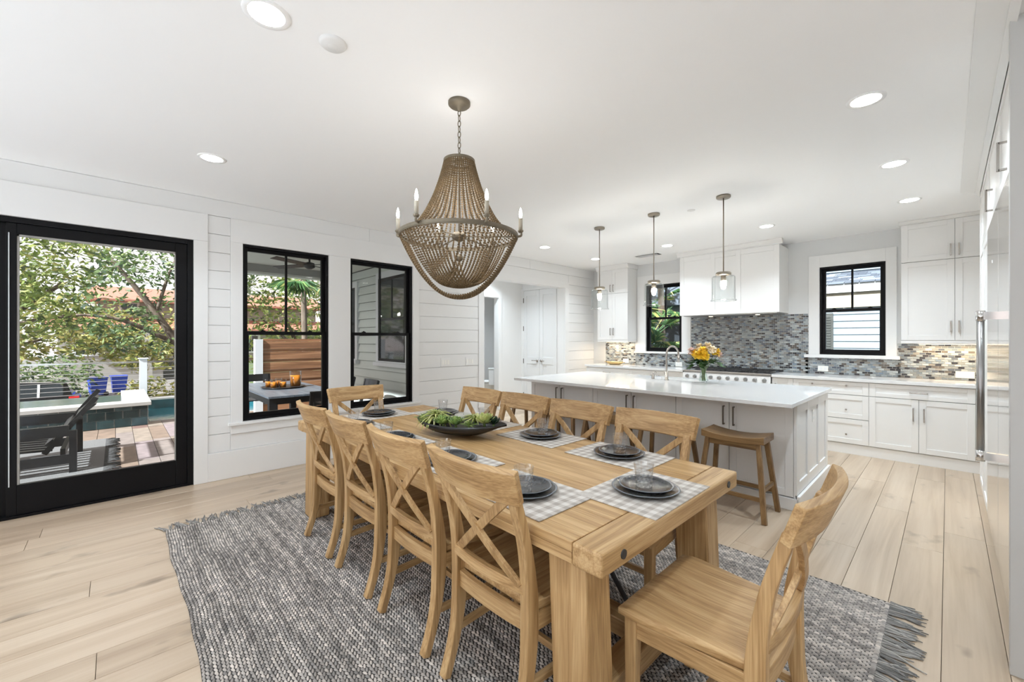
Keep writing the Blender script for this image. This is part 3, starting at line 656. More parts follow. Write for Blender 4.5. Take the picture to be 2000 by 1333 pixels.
for k in range(6):
    a = BASE + k * R(60); c, s = math.cos(a), math.sin(a)
    MB().beam((0, 0, ZR), (c * RR, s * RR, ZR), 0.008, 0.006).build('spoke', 'chandelier_metal', ch)
    rr = RR + 0.018
    arm = MB().tube(smoothpath([(c * RR, s * RR, ZR), (c * (rr + .004), s * (rr + .004), ZR + 0.006), (c * rr, s * rr, ZR + 0.030)], 4), 0.007, 8).lathe([(0.010, ZR + 0.022), (0.017, ZR + 0.030), (0.017, ZR + 0.036), (0.011, ZR + 0.038)], 14, (c * rr, s * rr, 0)).build('arm', 'chandelier_metal', ch)
    MB().cyl((c * rr, s * rr, 0), 0.0115, ZR + 0.036, ZR + 0.105, 14).build('candle_sleeve', 'sleeve', ch)
    obj('bulb', bulb, 'bulb_glow', ch, (c * rr, s * rr, ZR + 0.105)).scale = (0.72, 0.72, 0.78)
def strand(pts, name, r=0.0064, step=0.0138, parent=None, me=None):
    m = MB(); acc = 0; nxt = 0
    for p, q in zip(pts, pts[1:]):
        p = Vector(p); q = Vector(q); L = (q - p).length
        while nxt <= acc + L:
            c = p + (q - p) * ((nxt - acc) / L); m.ball(c, r, 6, 4); nxt += step
        acc += L
    return m
prof = smoothpath([(0.086, 0, ZT - 0.006), (0.100, 0, 2.375), (0.126, 0, 2.29), (0.166, 0, 2.19), (0.222, 0, 2.09), (0.285, 0, 2.025), (0.334, 0, ZR)], 8)
um = strand(prof, 'strand').mesh('bead_strand')
for k in range(50): obj('bead_strand', um, 'bead', ch, (0, 0, 0), 2 * math.pi * k / 50)
for band, (th, dep, n) in enumerate(((BASE, 0.350, 11), (BASE + R(60), 0.285, 11), (BASE - R(60), 0.265, 11))):
    u = Vector((math.cos(th), math.sin(th), 0)); v = Vector((-math.sin(th), math.cos(th), 0))
    for j in range(n):
        s = (-0.095 + 0.19 * j / (n - 1)) if band == 0 else (-0.120 + 0.24 * j / (n - 1))
        half = math.sqrt(RR * RR - s * s) - 0.004; pts = []
        for i in range(41):
            ta = -1 + 2 * i / 40
            zz = ZR - 0.012 - dep * (1 - abs(ta) ** 2.15) * (1 - 0.10 * (s / 0.17) ** 2)
            pts.append(u * (half * ta) + v * s * (1 - 0.25 * (1 - ta * ta)) + Vector((0, 0, zz)))
        strand(pts, 'swag').build('bead_swag', 'bead', ch)
lamp('candle_light', 'POINT', 9, (0, 0, ZR + 0.14), ch, 0.25, (1, 0.96, 0.9))

# ------------------------------------------------------------------ pendants
def pendant(x, y, label, zs):
    o = thing('pendant_light', label, 'pendant light', (x, y, 0), group='clear glass pendants above the island')
    MB().lathe([(0, CZ), (0.064, CZ), (0.064, CZ - 0.018), (0.058, CZ - 0.024), (0, CZ - 0.024)], 28, caps=False).build('canopy', 'pendant_metal', o)
    MB().tube([(0, 0, CZ - 0.02), (0, 0, zs + 0.02)], 0.0055, 10).build('rod', 'pendant_metal', o)
    MB().lathe([(0, zs + 0.03), (0.060, zs + 0.028), (0.068, zs + 0.020), (0.068, zs + 0.002), (0.055, zs - 0.004), (0, zs - 0.004)], 28, caps=False).build('cap', 'pendant_metal', o)
    MB().lathe([(0.024, zs - 0.004), (0.024, zs - 0.05), (0.018, zs - 0.055)], 16).build('socket', 'pendant_metal', o)
    b = MB().lathe([(0.0, zs - 0.055), (0.012, zs - 0.058), (0.020, zs - 0.078), (0.024, zs - 0.105), (0.018, zs - 0.13), (0, zs - 0.14)], 18, caps=False).build('bulb', 'bulb_glow', o)
    MB().lathe([(0.060, zs - 0.006), (0.098, zs - 0.012), (0.103, zs - 0.022), (0.103, zs - 0.215), (0.106, zs - 0.235), (0.116, zs - 0.246), (0.112, zs - 0.249), (0.099, zs - 0.235), (0.099, zs - 0.024), (0.094, zs - 0.016), (0.060, zs - 0.010)], 36, caps=False).build('glass_shade', 'shade_glass', o)
    lamp('pendant_glow', 'POINT', 20, (0, 0, zs - 0.10), o, 0.03, (1, 0.93, 0.82))
pendant(-2.984, 4.346, 'leftmost glass pendant, beside the upper cabinets', 2.02)
pendant(-2.241, 4.301, 'middle glass pendant, in front of the left kitchen window', 2.02)
pendant(-1.497, 4.250, 'rightmost glass pendant, in front of the range hood', 2.02)

# ------------------------------------------------------------------ dining table
TX0, TX1, TY0, TY1, TZ, TT = -3.585, -0.715, 1.058, 2.208, 0.75, 0.072
tb = thing('dining_table', 'long light oak dining table set for ten', 'table', (0, 0, 0))
EW = 0.116; RZ = 0.0131
for i in range(5):
    w = (TY1 - TY0) / 5
    MB().box(TX0 + EW + .001, TX1 - EW - .001, TY0 + i * w + (.0006 if i else 0), TY0 + (i + 1) * w - (.0006 if i < 4 else 0), TZ - 0.035, TZ).build('top_plank', 'oak_x', tb, bevel=0.0015, segs=1)
for y0, y1 in ((TY0, TY0 + 0.10), (TY1 - 0.10, TY1)):
    MB().box(TX0 + EW + .001, TX1 - EW - .001, y0, y1, TZ - TT, TZ - 0.0355).build('edge_rail', 'oak_x', tb, bevel=0.003)
for sx, xe in ((1, TX1), (-1, TX0)):
    e = MB().box(min(xe, xe - sx * EW), max(xe, xe - sx * EW), TY0 - 0.004, TY1 + 0.004, TZ - TT - 0.004, TZ + 0.001).build('breadboard_end', 'oak_y', tb, bevel=0.010, segs=3)
    for y in (TY0 + 0.115, TY1 - 0.115):
        m = MB(); m.tube([(xe - sx * 0.004, y, TZ - 0.036), (xe + sx * 0.004, y, TZ - 0.036)], 0.0155, 18); m.build('bolt_head', 'iron', e)
for xe, sx in ((TX1, 1), (TX0, -1)):
    for y0, y1 in ((TY0 + 0.03, TY0 + 0.165), (TY1 - 0.165, TY1 - 0.03)):
        xt0, xt1 = xe - sx * 0.085, xe - sx * 0.245
        xb0, xb1 = xe - sx * 0.060, xe - sx * 0.215
        p = []
        for z, a, b in ((RZ, xb0, xb1), (TZ - TT - 0.004, xt0, xt1)):
            a, b = min(a, b), max(a, b); p += [(a, y0, z), (b, y0, z), (b, y1, z), (a, y1, z)]
        MB().hexa(p).build('leg', 'oak_z', tb, bevel=0.008, segs=2)
    xm = xe - sx * 0.15
    MB().box(xm - 0.05, xm + 0.05, TY0 + 0.16, TY1 - 0.16, 0.10, 0.19).build('leg_stretcher', 'oak_y', tb, bevel=0.006)
    MB().box(xm - 0.05, xm + 0.05, TY0 + 0.16, TY1 - 0.16, 0.60, TZ - TT).build('end_apron', 'oak_y', tb, bevel=0.004)
MB().box(TX0 + 0.15, TX1 - 0.15, (TY0 + TY1) / 2 - 0.05, (TY0 + TY1) / 2 + 0.05, 0.105, 0.185).build('long_stretcher', 'oak_x', tb, bevel=0.006)
for sx, xe in ((1, TX1), (-1, TX0)):
    x0 = xe - sx * 0.22
    MB().tube([(x0, (TY0 + TY1) / 2, 0.19), (x0 - sx * 0.42, (TY0 + TY1) / 2, TZ - 0.04)], 0.011, 10).build('iron_brace', 'iron', tb)

# ------------------------------------------------------------------ dining chairs (face +y, back at -y)
YBK = [(0.0, -0.272), (0.12, -0.232), (0.25, -0.206), (0.42, -0.196), (0.56, -0.206), (0.70, -0.232), (0.83, -0.270), (0.96, -0.318)]
def yb(z): return interp(YBK, z)
def bow(x, k=0.042): return -k * (1 - (x / 0.25) ** 2)
def make_chair():
    c = empty('dining_chair')
    for s in (-1, 1):
        pts = smoothpath([(s * (0.205 + 0.012 * max(0, z - .45)), yb(z), z) for z in (0, 0.12, 0.25, 0.42, 0.56, 0.70, 0.86)], 4)
        ww = [0.040] * len(pts); hh = [0.034 + 0.024 * math.exp(-((p.z - 0.40) / 0.20) ** 2) for p in pts]
        MB().bar(pts, ww, hh, (1, 0, 0)).build('back_leg', 'oak_z', c, bevel=0.004)
        MB().hexa([(s * .232 - .018, .165, 0), (s * .232 + .018, .165, 0), (s * .232 + .018, .201, 0), (s * .232 - .018, .201, 0),
                   (s * .232 - .021, .160, .425), (s * .232 + .021, .160, .425), (s * .232 + .021, .203, .425), (s * .232 - .021, .203, .425)]).build('front_leg', 'oak_z', c, bevel=0.003)
        MB().beam((s * .212, -0.18, 0.39), (s * .232, 0.165, 0.39), 0.022, 0.062).build('side_apron', 'oak_y', c, bevel=0.002)
        MB().beam((s * .208, -0.195, 0.175), (s * .230, 0.168, 0.175), 0.020, 0.030).build('stretcher', 'oak_y', c, bevel=0.002)
    MB().beam((-.212, 0.0, 0.175), (.212, 0.0, 0.175), 0.020, 0.028).build('stretcher', 'oak_x', c, bevel=0.002)
    MB().box(-.214, .214, .166, .190, .362, .424).build('front_apron', 'oak_x', c, bevel=0.002)
    xs = [-0.21 + 0.42 * i / 10 for i in range(11)]
    MB().bar([(x, -0.190 + bow(x, 0.024) * .8, 0.390) for x in xs], 0.066, 0.024, (0, 0, 1)).build('back_apron', 'oak_x', c, bevel=0.002)
    # scooped seat
    m = MB(); nx, ny = 12, 10; top = []; 
    for j in range(ny + 1):
        v = j / ny; y = -0.186 + 0.412 * v; hw = 0.212 + 0.046 * min(1, v * 1.25)
        for i in range(nx + 1):
            u = -1 + 2 * i / nx
            sc = -0.011 * max(0, 1 - u * u) * max(0, math.sin(math.pi * min(1, max(0, v * 1.02)))) - (0.010 * max(0, (v - 0.88) / 0.12) ** 2)
            top.append((u * hw, y, 0.456 + sc))
    vs = top + [(x, y, 0.424) for x, y, z in top]; N = len(top); fs = []
    for j in range(ny):
        for i in range(nx):
            a = j * (nx + 1) + i; q = (a, a + 1, a + nx + 2, a + nx + 1); fs.append(q); fs.append(tuple(N + k for k in q[::-1]))
    edge = [i for i in range(nx + 1)] + [j * (nx + 1) + nx for j in range(1, ny + 1)] + [ny * (nx + 1) + i for i in range(nx - 1, -1, -1)] + [j * (nx + 1) for j in range(ny - 1, 0, -1)]
    for a, b in zip(edge, edge[1:] + edge[:1]): fs.append((b, a, N + a, N + b))
    m.add(vs, fs, True); m.build('seat', 'oak_y', c, bevel=0.003)
    xs = [-0.252 + 0.504 * i / 14 for i in range(15)]
    # tall curved crest rail
    zc = 0.895; ang = math.atan2(yb(0.96) - yb(0.83), 0.13)
    MB().bar([(x, yb(zc) + bow(x), zc) for x in xs], 0.126, 0.030, (0, math.sin(ang), math.cos(ang))).build('crest_rail', 'oak_x', c, bevel=0.004)
    xs = [-0.20 + 0.40 * i / 10 for i in range(11)]
    MB().bar([(x, yb(0.515) + bow(x, 0.030), 0.515) for x in xs], 0.040, 0.026, (0, 0, 1)).build('lower_rail', 'oak_x', c, bevel=0.003)
    for s in (-1, 1):
        pts = []
        for i in range(11):
            t = i / 10; x = s * (-0.185 + 0.37 * t); zz = 0.520 + (0.842 - 0.520) * t
            pts.append((x, yb(zz) + bow(x, 0.036) + s * 0.004, zz))
        MB().bar(pts, 0.034, 0.017, (1, 0, 0)).build('cross_slat', 'oak_z', c, bevel=0.002)
    return c
chair0 = make_chair()
CG = 'light oak cross-back dining chairs around the table'
seats = [(-1.22, 1.25, 0, 'light oak cross-back chair nearest the camera in the left row'), (-1.785, 1.25, 0, 'light oak cross-back chair second from the near end in the left row'),
         (-2.355, 1.25, 0, 'light oak cross-back chair third from the near end in the left row'), (-2.92, 1.25, 0, 'light oak cross-back chair last in the left row, toward the windows'),
         (-1.197, 1.995, 180, 'light oak cross-back chair on the island side, nearest the table end with bolts'), (-1.74, 1.995, 180, 'light oak cross-back chair on the island side, second from the near end'),
         (-2.27, 1.995, 180, 'light oak cross-back chair on the island side, third from the near end'), (-2.80, 1.995, 180, 'light oak cross-back chair on the island side, farthest from the camera'),
         (-3.40, 1.585, -90, 'light oak cross-back chair at the far head of the table by the windows'), (-0.575, 1.535, 90, 'light oak cross-back chair at the near head of the table, seat fully visible')]
RUGZ = 0.0125
for i, (x, y, a, lab) in enumerate(seats):
    o = chair0 if i == 0 else copy_tree(chair0)
    o.location = (x, y, RUGZ + 0.0006); o.rotation_euler = (0, 0, R(a)); tag(o, lab, 'chair', CG)

# ------------------------------------------------------------------ rug
rg = thing('area_rug', 'grey flat-woven braided rug with fringed ends under the dining table', 'rug', (0, 0, 0))
RX0, RX1, RY0, RY1 = -3.93, -0.20, 0.262, 2.975
m = MB(); nx, ny = 60, 44; rr = random.Random(5)
top = []
for j in range(ny + 1):
    for i in range(nx + 1):
        x = RX0 + (RX1 - RX0) * i / nx; y = RY0 + (RY1 - RY0) * j / ny
        e = 0.006 if i in (0, nx) or j in (0, ny) else 0.0
        wob = 0.007 * math.sin(x * 4.1) + 0.003 * math.sin(x * 13.7 + 1)
        top.append((x + (0.006 * math.sin(y * 11) if i in (0, nx) else 0), y + wob, 0.012 - e))
fs = []
for j in range(ny):
    for i in range(nx):
        a = j * (nx + 1) + i; fs.append((a, a + 1, a + nx + 2, a + nx + 1))
N = len(top); vs = top + [(x, y, 0.0005) for x, y, z in top]
edge = [i for i in range(nx + 1)] + [j * (nx + 1) + nx for j in range(1, ny + 1)] + [ny * (nx + 1) + i for i in range(nx - 1, -1, -1)] + [j * (nx + 1) for j in range(ny - 1, 0, -1)]
for a, b in zip(edge, edge[1:] + edge[:1]): fs.append((b, a, N + a, N + b))
m.add([(x, y, 0.004 if z > .002 else z) for x, y, z in vs], fs, False).build('backing', 'rug_base', rg)
kv = []; kf = []; PX, PY = 0.0250, 0.0140; rows_ = int((RY1 - RY0) / PY); cols_ = int((RX1 - RX0) / PX)
for j in range(rows_):
    y = RY0 + (j + .5) * PY; t = (j % 2)
    for i in range(cols_):
        x = RX0 + (i + .5 + .5 * t * (1 if i < cols_ - 1 else 0)) * PX
        yy = y + 0.007 * math.sin(x * 4.1) + 0.003 * math.sin(x * 13.7 + 1) + 0.0010 * math.sin(x * 37 + j)
        a = PX * .49; b = PY * .475; sk = (.0035 if t else -.0035); h = 0.0112 + rr.uniform(-.0012, .0008); o4 = len(kv)
        kv += [(x - a, yy - b * .55 - sk, .0025), (x, yy - b, .0025), (x + a, yy - b * .55 + sk, .0025), (x + a, yy + b * .55 + sk, .0025), (x, yy + b, .0025), (x - a, yy + b * .55 - sk, .0025),
               (x - a * .62, yy - sk * .6, h - .0008), (x, yy - b * .45, h), (x + a * .62, yy + sk * .6, h - .0008), (x, yy + b * .45, h)]
        kf += [tuple(o4 + k for k in q) for q in ((0, 1, 7, 6), (1, 2, 8, 7), (2, 3, 8), (3, 4, 9, 8), (4, 5, 6, 9), (5, 0, 6), (6, 7, 8, 9))]
m = MB(); m.v = kv; m.f = kf; m.s = [True] * len(kf)
o = m.build('weave', 'rug_knot', rg); o['kind'] = 'stuff'
def fringe(x0, sgn, lab):
    m = MB(); y = RY0
    while y < RY1:
        ln = rr.uniform(0.075, 0.135); dy = rr.uniform(-0.05, 0.05); z = 0.0058
        for q in range(3):
            o1 = rr.uniform(-0.007, 0.007); l2 = ln * rr.uniform(0.8, 1.1); d2 = dy + rr.uniform(-0.018, 0.018)
            pts = [(x0 - sgn * 0.01, y + o1, z), (x0 + sgn * l2 * 0.35, y + o1 + d2 * 0.3, z + rr.uniform(-0.002, 0.001)), (x0 + sgn * l2 * 0.75, y + o1 + d2 * 0.8, z * 0.8), (x0 + sgn * l2, y + o1 + d2, 0.005)]
            m.tube(pts, [0.0045, 0.004, 0.0035, 0.002], 4)
        y += 0.0155
    o = m.build('fringe', 'rug_yarn', rg); o['kind'] = 'stuff'
fringe(RX1, 1, ''); fringe(RX0, -1, '')

# ------------------------------------------------------------------ place settings
pm = MB(); n = 10
mat_me = MB().box(-0.245, 0.245, -0.175, 0.175, 0, 0.003).mesh('placemat')
def plate_mesh(r, seed):
    q = random.Random(seed); ph = [q.uniform(0, 6.28) for _ in range(4)]
    def mod(a, z): return 1 + 0.012 * math.sin(3 * a + ph[0]) + 0.010 * math.sin(7 * a + ph[1]) + 0.007 * math.sin(13 * a + ph[2])
    return MB().lathe([(0, 0.001), (r * 0.60, 0.0), (r * 0.80, 0.005), (r * 0.97, 0.014), (r, 0.0185), (r * 0.975, 0.0195), (r * 0.82, 0.0115), (r * 0.66, 0.0070), (0, 0.0065)], 40, caps=False, mod=mod)
big = [plate_mesh(0.140, s).mesh('dinner_plate') for s in (1, 2)]; small = [plate_mesh(0.113, s).mesh('salad_plate') for s in (3, 4)]
def tumbler_mesh():
    n = 36; outer = [(0, 0), (0.031, 0), (0.034, 0.003)] + [(0.034 + 0.008 * (z - 0.006) / 0.09, z) for z in [0.006 + 0.006 * i for i in range(16)]] + [(0.0422, 0.0985)]
    inner = [(0.0400, 0.0985), (0.0388, 0.085), (0.0345, 0.050), (0.0318, 0.026), (0.026, 0.019), (0, 0.018)]
    vs = []; prof = outer + inner
    for i, (r, z) in enumerate(prof):
        for k in range(n):
            a = 2 * math.pi * k / n
            q = r
            if i < len(outer) and 0.008 < z < 0.078: q = r - 0.0034 * abs(math.sin(6 * a + z * 95)) * abs(math.sin(6 * a - z * 95)) * 1.6
            vs.append((q * math.cos(a), q * math.sin(a), z))
    fs = []
    for i in range(len(prof) - 1):
        for k in range(n): fs.append((i * n + k, i * n + (k + 1) % n, (i + 1) * n + (k + 1) % n, (i + 1) * n + k))
    m = MB(); m.add(vs, fs, False); return m.mesh('tumbler')
glass_me = tumbler_mesh()
where = [(-0.895, 1.640, 90, 'at the near head of the table', 0.0, -0.01), (-1.245, 1.262, 0, 'nearest the camera in the left row', 0.03, -0.035), (-1.83, 1.29, 0, 'second in the left row, in front of the bowl', 0.0, -0.045),
         (-2.46, 1.29, 0, 'third in the left row', 0.0, -0.045), (-3.05, 1.29, 0, 'last in the left row by the windows', 0.0, -0.01), (-1.270, 2.035, 180, 'on the island side nearest the bolted table end', 0.01, -0.005),
         (-1.868, 2.045, 180, 'on the island side, second from the near end', 0.02, 0.0), (-2.464, 2.05, 180, 'on the island side, third from the near end', 0.0, 0.0),
         (-3.02, 2.05, 180, 'on the island side, farthest from the camera', -0.01, 0.01), (-3.36, 1.63, -90, 'at the far head of the table', -0.05, 0.02)]
for i, (x, y, a, w, gx, gy) in enumerate(where):
    e = 0.0015
    o = obj('placemat', mat_me, 'gingham', None, (x, y, TZ + e), R(a)); tag(o, 'taupe and white gingham placemat ' + w, 'placemat', 'gingham placemats')
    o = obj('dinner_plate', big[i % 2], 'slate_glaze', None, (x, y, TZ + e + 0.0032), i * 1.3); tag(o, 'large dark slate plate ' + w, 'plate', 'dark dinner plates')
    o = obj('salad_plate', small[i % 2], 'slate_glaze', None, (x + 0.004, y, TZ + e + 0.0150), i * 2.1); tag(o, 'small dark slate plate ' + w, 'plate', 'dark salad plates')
    o = obj('tumbler', glass_me, 'cut_glass', None, (x + gx, y + gy, TZ + e + 0.0222), i * 0.7); tag(o, 'cut glass tumbler ' + w, 'glass', 'cut glass tumblers')

# ------------------------------------------------------------------ succulent bowl
BC = Vector((-2.275, 1.685, TZ)); BA = math.atan2(0.27, 0.635)
def boat(u, z):     # half width of the bowl at length u (-1..1)
    return max(0.0, 1 - abs(u) ** 2.3)
m = MB(); nu, nv = 28, 9; rings = []
def bowl_pt(u, s, t, inset):
    """u along, s -1..1 across, returns a point; t unused"""
    L = 0.345 - inset; Wd = (0.155 - inset) * (boat(u, 0) ** 0.72); lift = 0.085 + 0.018 * u * u
    a = s * math.pi / 2; base = 0.006 + inset * 0.9
    zz = base + (lift - base) * (1 - math.cos(a) ** 0.75 * (1 - 0.85 * abs(u) ** 2.6))
    return Vector((u * L * (0.62 + 0.38 * (abs(math.sin(a)) ** 0.6 if abs(u) < 1 else 1)), Wd * math.sin(a) * (0.5 + 0.5 * abs(math.sin(a)) ** 0.5), zz))
def bowl_surf(inset):
    vs = []
    for i in range(nu + 1):
        u = -1 + 2 * i / nu
        for j in range(2 * nv + 1): vs.append(bowl_pt(u, -1 + j / nv, 0, inset))
    return vs
A = bowl_surf(0.0); B = bowl_surf(0.008); M_ = 2 * nv + 1; fs = []; N = len(A)
for i in range(nu):
    for j in range(2 * nv):
        a = i * M_ + j; q = (a, a + 1, a + M_ + 1, a + M_); fs.append(q); fs.append(tuple(N + k for k in q[::-1]))
    for j in (0, 2 * nv): a = i * M_ + j; fs.append((a, a + M_, N + a + M_, N + a) if j == 0 else (a + M_, a, N + a, N + a + M_))
m.add(A + B, fs, True)
o = m.build('planter_bowl', 'bowl_black', None, BC + Vector((0, 0, 0.001)), BA); fixnormals(o)
tag(o, 'long boat-shaped matte black bowl holding succulents on the table', 'bowl')
def to_bowl(x, y, z):
    c, s = math.cos(BA), math.sin(BA); return (BC.x + x * c - y * s, BC.y + x * s + y * c, BC.z + z)
def succulent(x, y, z, r, nl, rings_, mat, pointy, up, label, curl=0.3, name='succulent'):
    q = random.Random(int((x + 1) * 1000)); t = thing(name, label, 'succulent', to_bowl(x, y, z), q.uniform(0, 6), 'succulents in the black bowl')
    m = MB()
    for k in range(rings_):
        f = k / max(1, rings_ - 1); L = r * (1 - 0.55 * f); tilt = up + (1.25 - up) * f * 0.9
        cnt = max(4, int(nl * (1.5 if pointy else 1) * (1 - 0.40 * f)))
        for i in range(cnt):
            a = 2 * math.pi * (i + 0.5 * (k % 2)) / cnt + q.uniform(-.15, .15); d = Vector((math.cos(a), math.sin(a), 0)); sd = Vector((-d.y, d.x, 0)); tl = tilt + q.uniform(-.15, .15)
            w = L * (0.105 if pointy else 0.30); vs = []; st = 5
            for j in range(st + 1):
                s = j / st; an = tl + curl * (s - 0.4) * (-1 if pointy else 1)
                c = d * (L * s * math.cos(an)) + Vector((0, 0, L * s * math.sin(an) + 0.006 * k))
                ww = w * (math.sin(math.pi * (0.12 + 0.80 * s)) if not pointy else (1 - s) ** 0.7 * 0.9 + 0.05)
                th = ww * 0.30; nrm = Vector((0, 0, 1))
                vs += [c - sd * ww, c + nrm * th, c + sd * ww, c - nrm * th]
            fs = []
            for j in range(st):
                for e in range(4): fs.append((4 * j + e, 4 * j + (e + 1) % 4, 4 * j + 4 + (e + 1) % 4, 4 * j + 4 + e))
            fs.append((4 * st, 4 * st + 1, 4 * st + 2, 4 * st + 3)); m.add(vs, fs, True)
    m.build('leaf_rosette', mat, t)
    MB().lathe([(0.009, -0.022), (0.006, 0.004)], 8).build('stem', 'stem_green', t)
succulent(-0.185, -0.010, 0.105, 0.150, 16, 4, 'succulent_pale', True, 0.25, 'largest pale spiky succulent, left of the candle in the bowl', 1.0)
succulent(-0.300, 0.000, 0.089, 0.076, 12, 3, 'succulent_green', True, 0.35, 'small bright green succulent at the left tip of the bowl')
succulent(-0.090, -0.075, 0.086, 0.076, 11, 4, 'succulent_green', False, 0.35, 'smooth green rosette succulent at the front left of the bowl')
succulent(0.012, -0.075, 0.086, 0.067, 11, 5, 'succulent_green', False, 0.5, 'tight round green rosette succulent at the front middle of the bowl')
succulent(0.105, 0.020, 0.099, 0.110, 15, 4, 'succulent_pale', True, 0.55, 'pale upright spiky succulent right of the candle', 0.9)
succulent(0.110, -0.075, 0.084, 0.073, 12, 3, 'succulent_green', True, 0.4, 'bright spiky green succulent at the front right of the bowl')
succulent(0.190, -0.010, 0.099, 0.083, 12, 4, 'succulent_pale', False, 0.5, 'pale tan rosette succulent near the right tip')
succulent(0.245, 0.015, 0.092, 0.061, 10, 4, 'succulent_dark', False, 0.6, 'dark green rosette succulent at the right tip of the bowl')
succulent(-0.235, -0.055, 0.079, 0.073, 11, 3, 'succulent_pale', True, 0.3, 'drooping pale succulent at the front left rim')
o = thing('pillar_candle', 'pale pillar candle with ribbed rim in the middle of the bowl', 'candle', to_bowl(0.0, 0.045, 0.008))
MB().lathe([(0, 0), (0.058, 0), (0.060, 0.004), (0.060, 0.125), (0.056, 0.129), (0.05, 0.124), (0, 0.123)], 32, caps=False).build('wax', 'candle_wax', o)
MB().tube([(0, 0, 0.122), (0.001, 0, 0.134)], 0.0012, 6).build('wick', 'iron', o)

# ------------------------------------------------------------------ cabinets
def pull(parent, x, z, ln, mat, vertical=True, yf=-0.02, off=0.030, r=0.0055):
    m = MB()
    if vertical: a, b = Vector((x, yf - off, z - ln / 2)), Vector((x, yf - off, z + ln / 2)); d = Vector((0, 0, 1))
    else: a, b = Vector((x - ln / 2, yf - off, z)), Vector((x + ln / 2, yf - off, z)); d = Vector((1, 0, 0))
    m.beam(a, b, 2 * r, 2 * r, (0, 1, 0))
    for p in (a + d * r, b - d * r): m.beam(p, p + Vector((0, off, 0)), 2 * r, 2 * r, (0, 0, 1) if not vertical else (1, 0, 0))
    return m.build('handle', mat, parent, bevel=0.0012, segs=1)
def shaker(parent, name, x0, x1, z0, z1, y, mat='cabinet_white', handle=None, hmat='nickel', st=0.058, g=0.0015):
    """door or drawer front facing -y, front face at y-0.02 of the parent's frame"""
    w = x1 - x0 - 2 * g; h = z1 - z0 - 2 * g
    s = min(st, h * 0.30)
    d = MB().frame(-w / 2, w / 2, 0, h, -0.02, 0, st, s, s).build(name, mat, parent, ((x0 + x1) / 2, y, z0 + g), bevel=0.0015)
    MB().box(-w / 2 + st, w / 2 - st, -0.012, -0.003, s, h - s).build('panel', mat, d)
    if handle: pull(d, handle[1] - (x0 + x1) / 2, handle[2] - z0 - g, handle[3], hmat, handle[0] == 'v')
    return d
def carcass(t, x0, x1, y0, y1, z0, z1, mat='cabinet_white', rev=True):
    c = MB().box(x0, x1, y0, y1, z0, z1).build('carcass', mat, t)
    if rev: MB().box(x0 + .004, x1 - .004, y0 - 0.0012, y0 - 0.0002, z0 + .004, z1 - .004).build('reveal', 'dark_reveal', t)
    return c

# island
IX0, IX1, IY0, IY1, IZ = -3.83, -0.868, 4.0, 5.24, 0.872
nb = ['island base cabinet at the right end, behind the fully visible stool', 'middle island base cabinet facing the dining table', 'island base cabinet at the left end, nearest the hall']
for i in range(3):
    x1 = IX1 - i * 0.985; x0 = x1 - 0.985
    t = thing('island_cabinet', 'white two-door ' + nb[i], 'cabinet', group='island cabinets')
    carcass(t, x0 + .001, x1 - .001, IY0 + 0.022, IY1, 0.10, IZ)
    xm = (x0 + x1) / 2
    for a, b, hx in ((x0, xm, xm - 0.042), (xm, x1, xm + 0.042)):
        shaker(t, 'door', a, b, 0.105, IZ - 0.003, IY0 + 0.0205, handle=('v', hx, 0.715, 0.17), hmat='dark_bronze', g=0.0026)
o = thing('island_plinth', 'white plinth baseboard running around the kitchen island', 'plinth')
MB().box(IX0 - .01, IX1 + .035, IY0 - 0.012, IY0 + 0.01, 0, 0.098).build('front_board', 'cabinet_white', o, bevel=0.003)
MB().box(IX1 + .024, IX1 + 0.046, IY0 - 0.012, IY1 + .01, 0, 0.125).build('end_board', 'cabinet_white', o, bevel=0.003)
MB().box(IX0 - .01, IX1 + .02, IY0 + 0.01, IY1, 0, 0.098).build('core', 'cabinet_white', o)
o = thing('island_end_panel', 'white board-and-batten end panel of the island', 'panel')
MB().box(IX1 + .001, IX1 + .012, IY0, IY1, 0.10, IZ).build('back_board', 'cabinet_white', o)
for y0, y1 in ((IY0 - .001, IY0 + 0.09), (4.37, 4.44), (4.80, 4.87), (IY1 - 0.09, IY1)): MB().box(IX1 + .012, IX1 + .024, y0, y1, 0.126, IZ - .001).build('batten', 'cabinet_white', o, bevel=0.0015)
for z0, z1 in ((0.126, 0.22), (IZ - 0.085, IZ - .001)):
    for y0, y1 in ((IY0 + .0905, 4.3695), (4.4405, 4.7995), (4.8705, IY1 - .0905)): MB().box(IX1 + .012, IX1 + .0235, y0, y1, z0, z1).build('rail', 'cabinet_white', o, bevel=0.0015)
# worktop with sink cut-out
def slab_hole(X, Y, z0, z1):
    m = MB(); vs = [(x, y, z) for z in (z0, z1) for y in Y for x in X]; fs = []
    for j in range(3):
        for i in range(3):
            if i == 1 and j == 1: continue
            a = j * 4 + i; fs.append((a + 4, a + 5, a + 1, a)); a += 16; fs.append((a, a + 1, a + 5, a + 4))
    def side(a, b): fs.append((a, b, b + 16, a + 16))
    for i in range(3): side(i, i + 1); side(12 + i + 1, 12 + i); side(4 * (i + 1), 4 * i); side(4 * i + 3, 4 * (i + 1) + 3)
    side(6, 5); side(9, 10); side(5, 9); side(10, 6)
    return m.add(vs, fs)
o = slab_hole((-3.86, -2.60, -1.98, -0.818), (3.715, 4.885, 5.19, 5.29), IZ + .001, 0.905).build('island_worktop', 'quartz', bevel=0.003); fixnormals(o)
tag(o, 'polished white quartz worktop of the kitchen island', 'worktop')
o = thing('sink', 'undermount white sink in the island worktop behind the faucet', 'sink', (-2.29, 5.0375, 0))
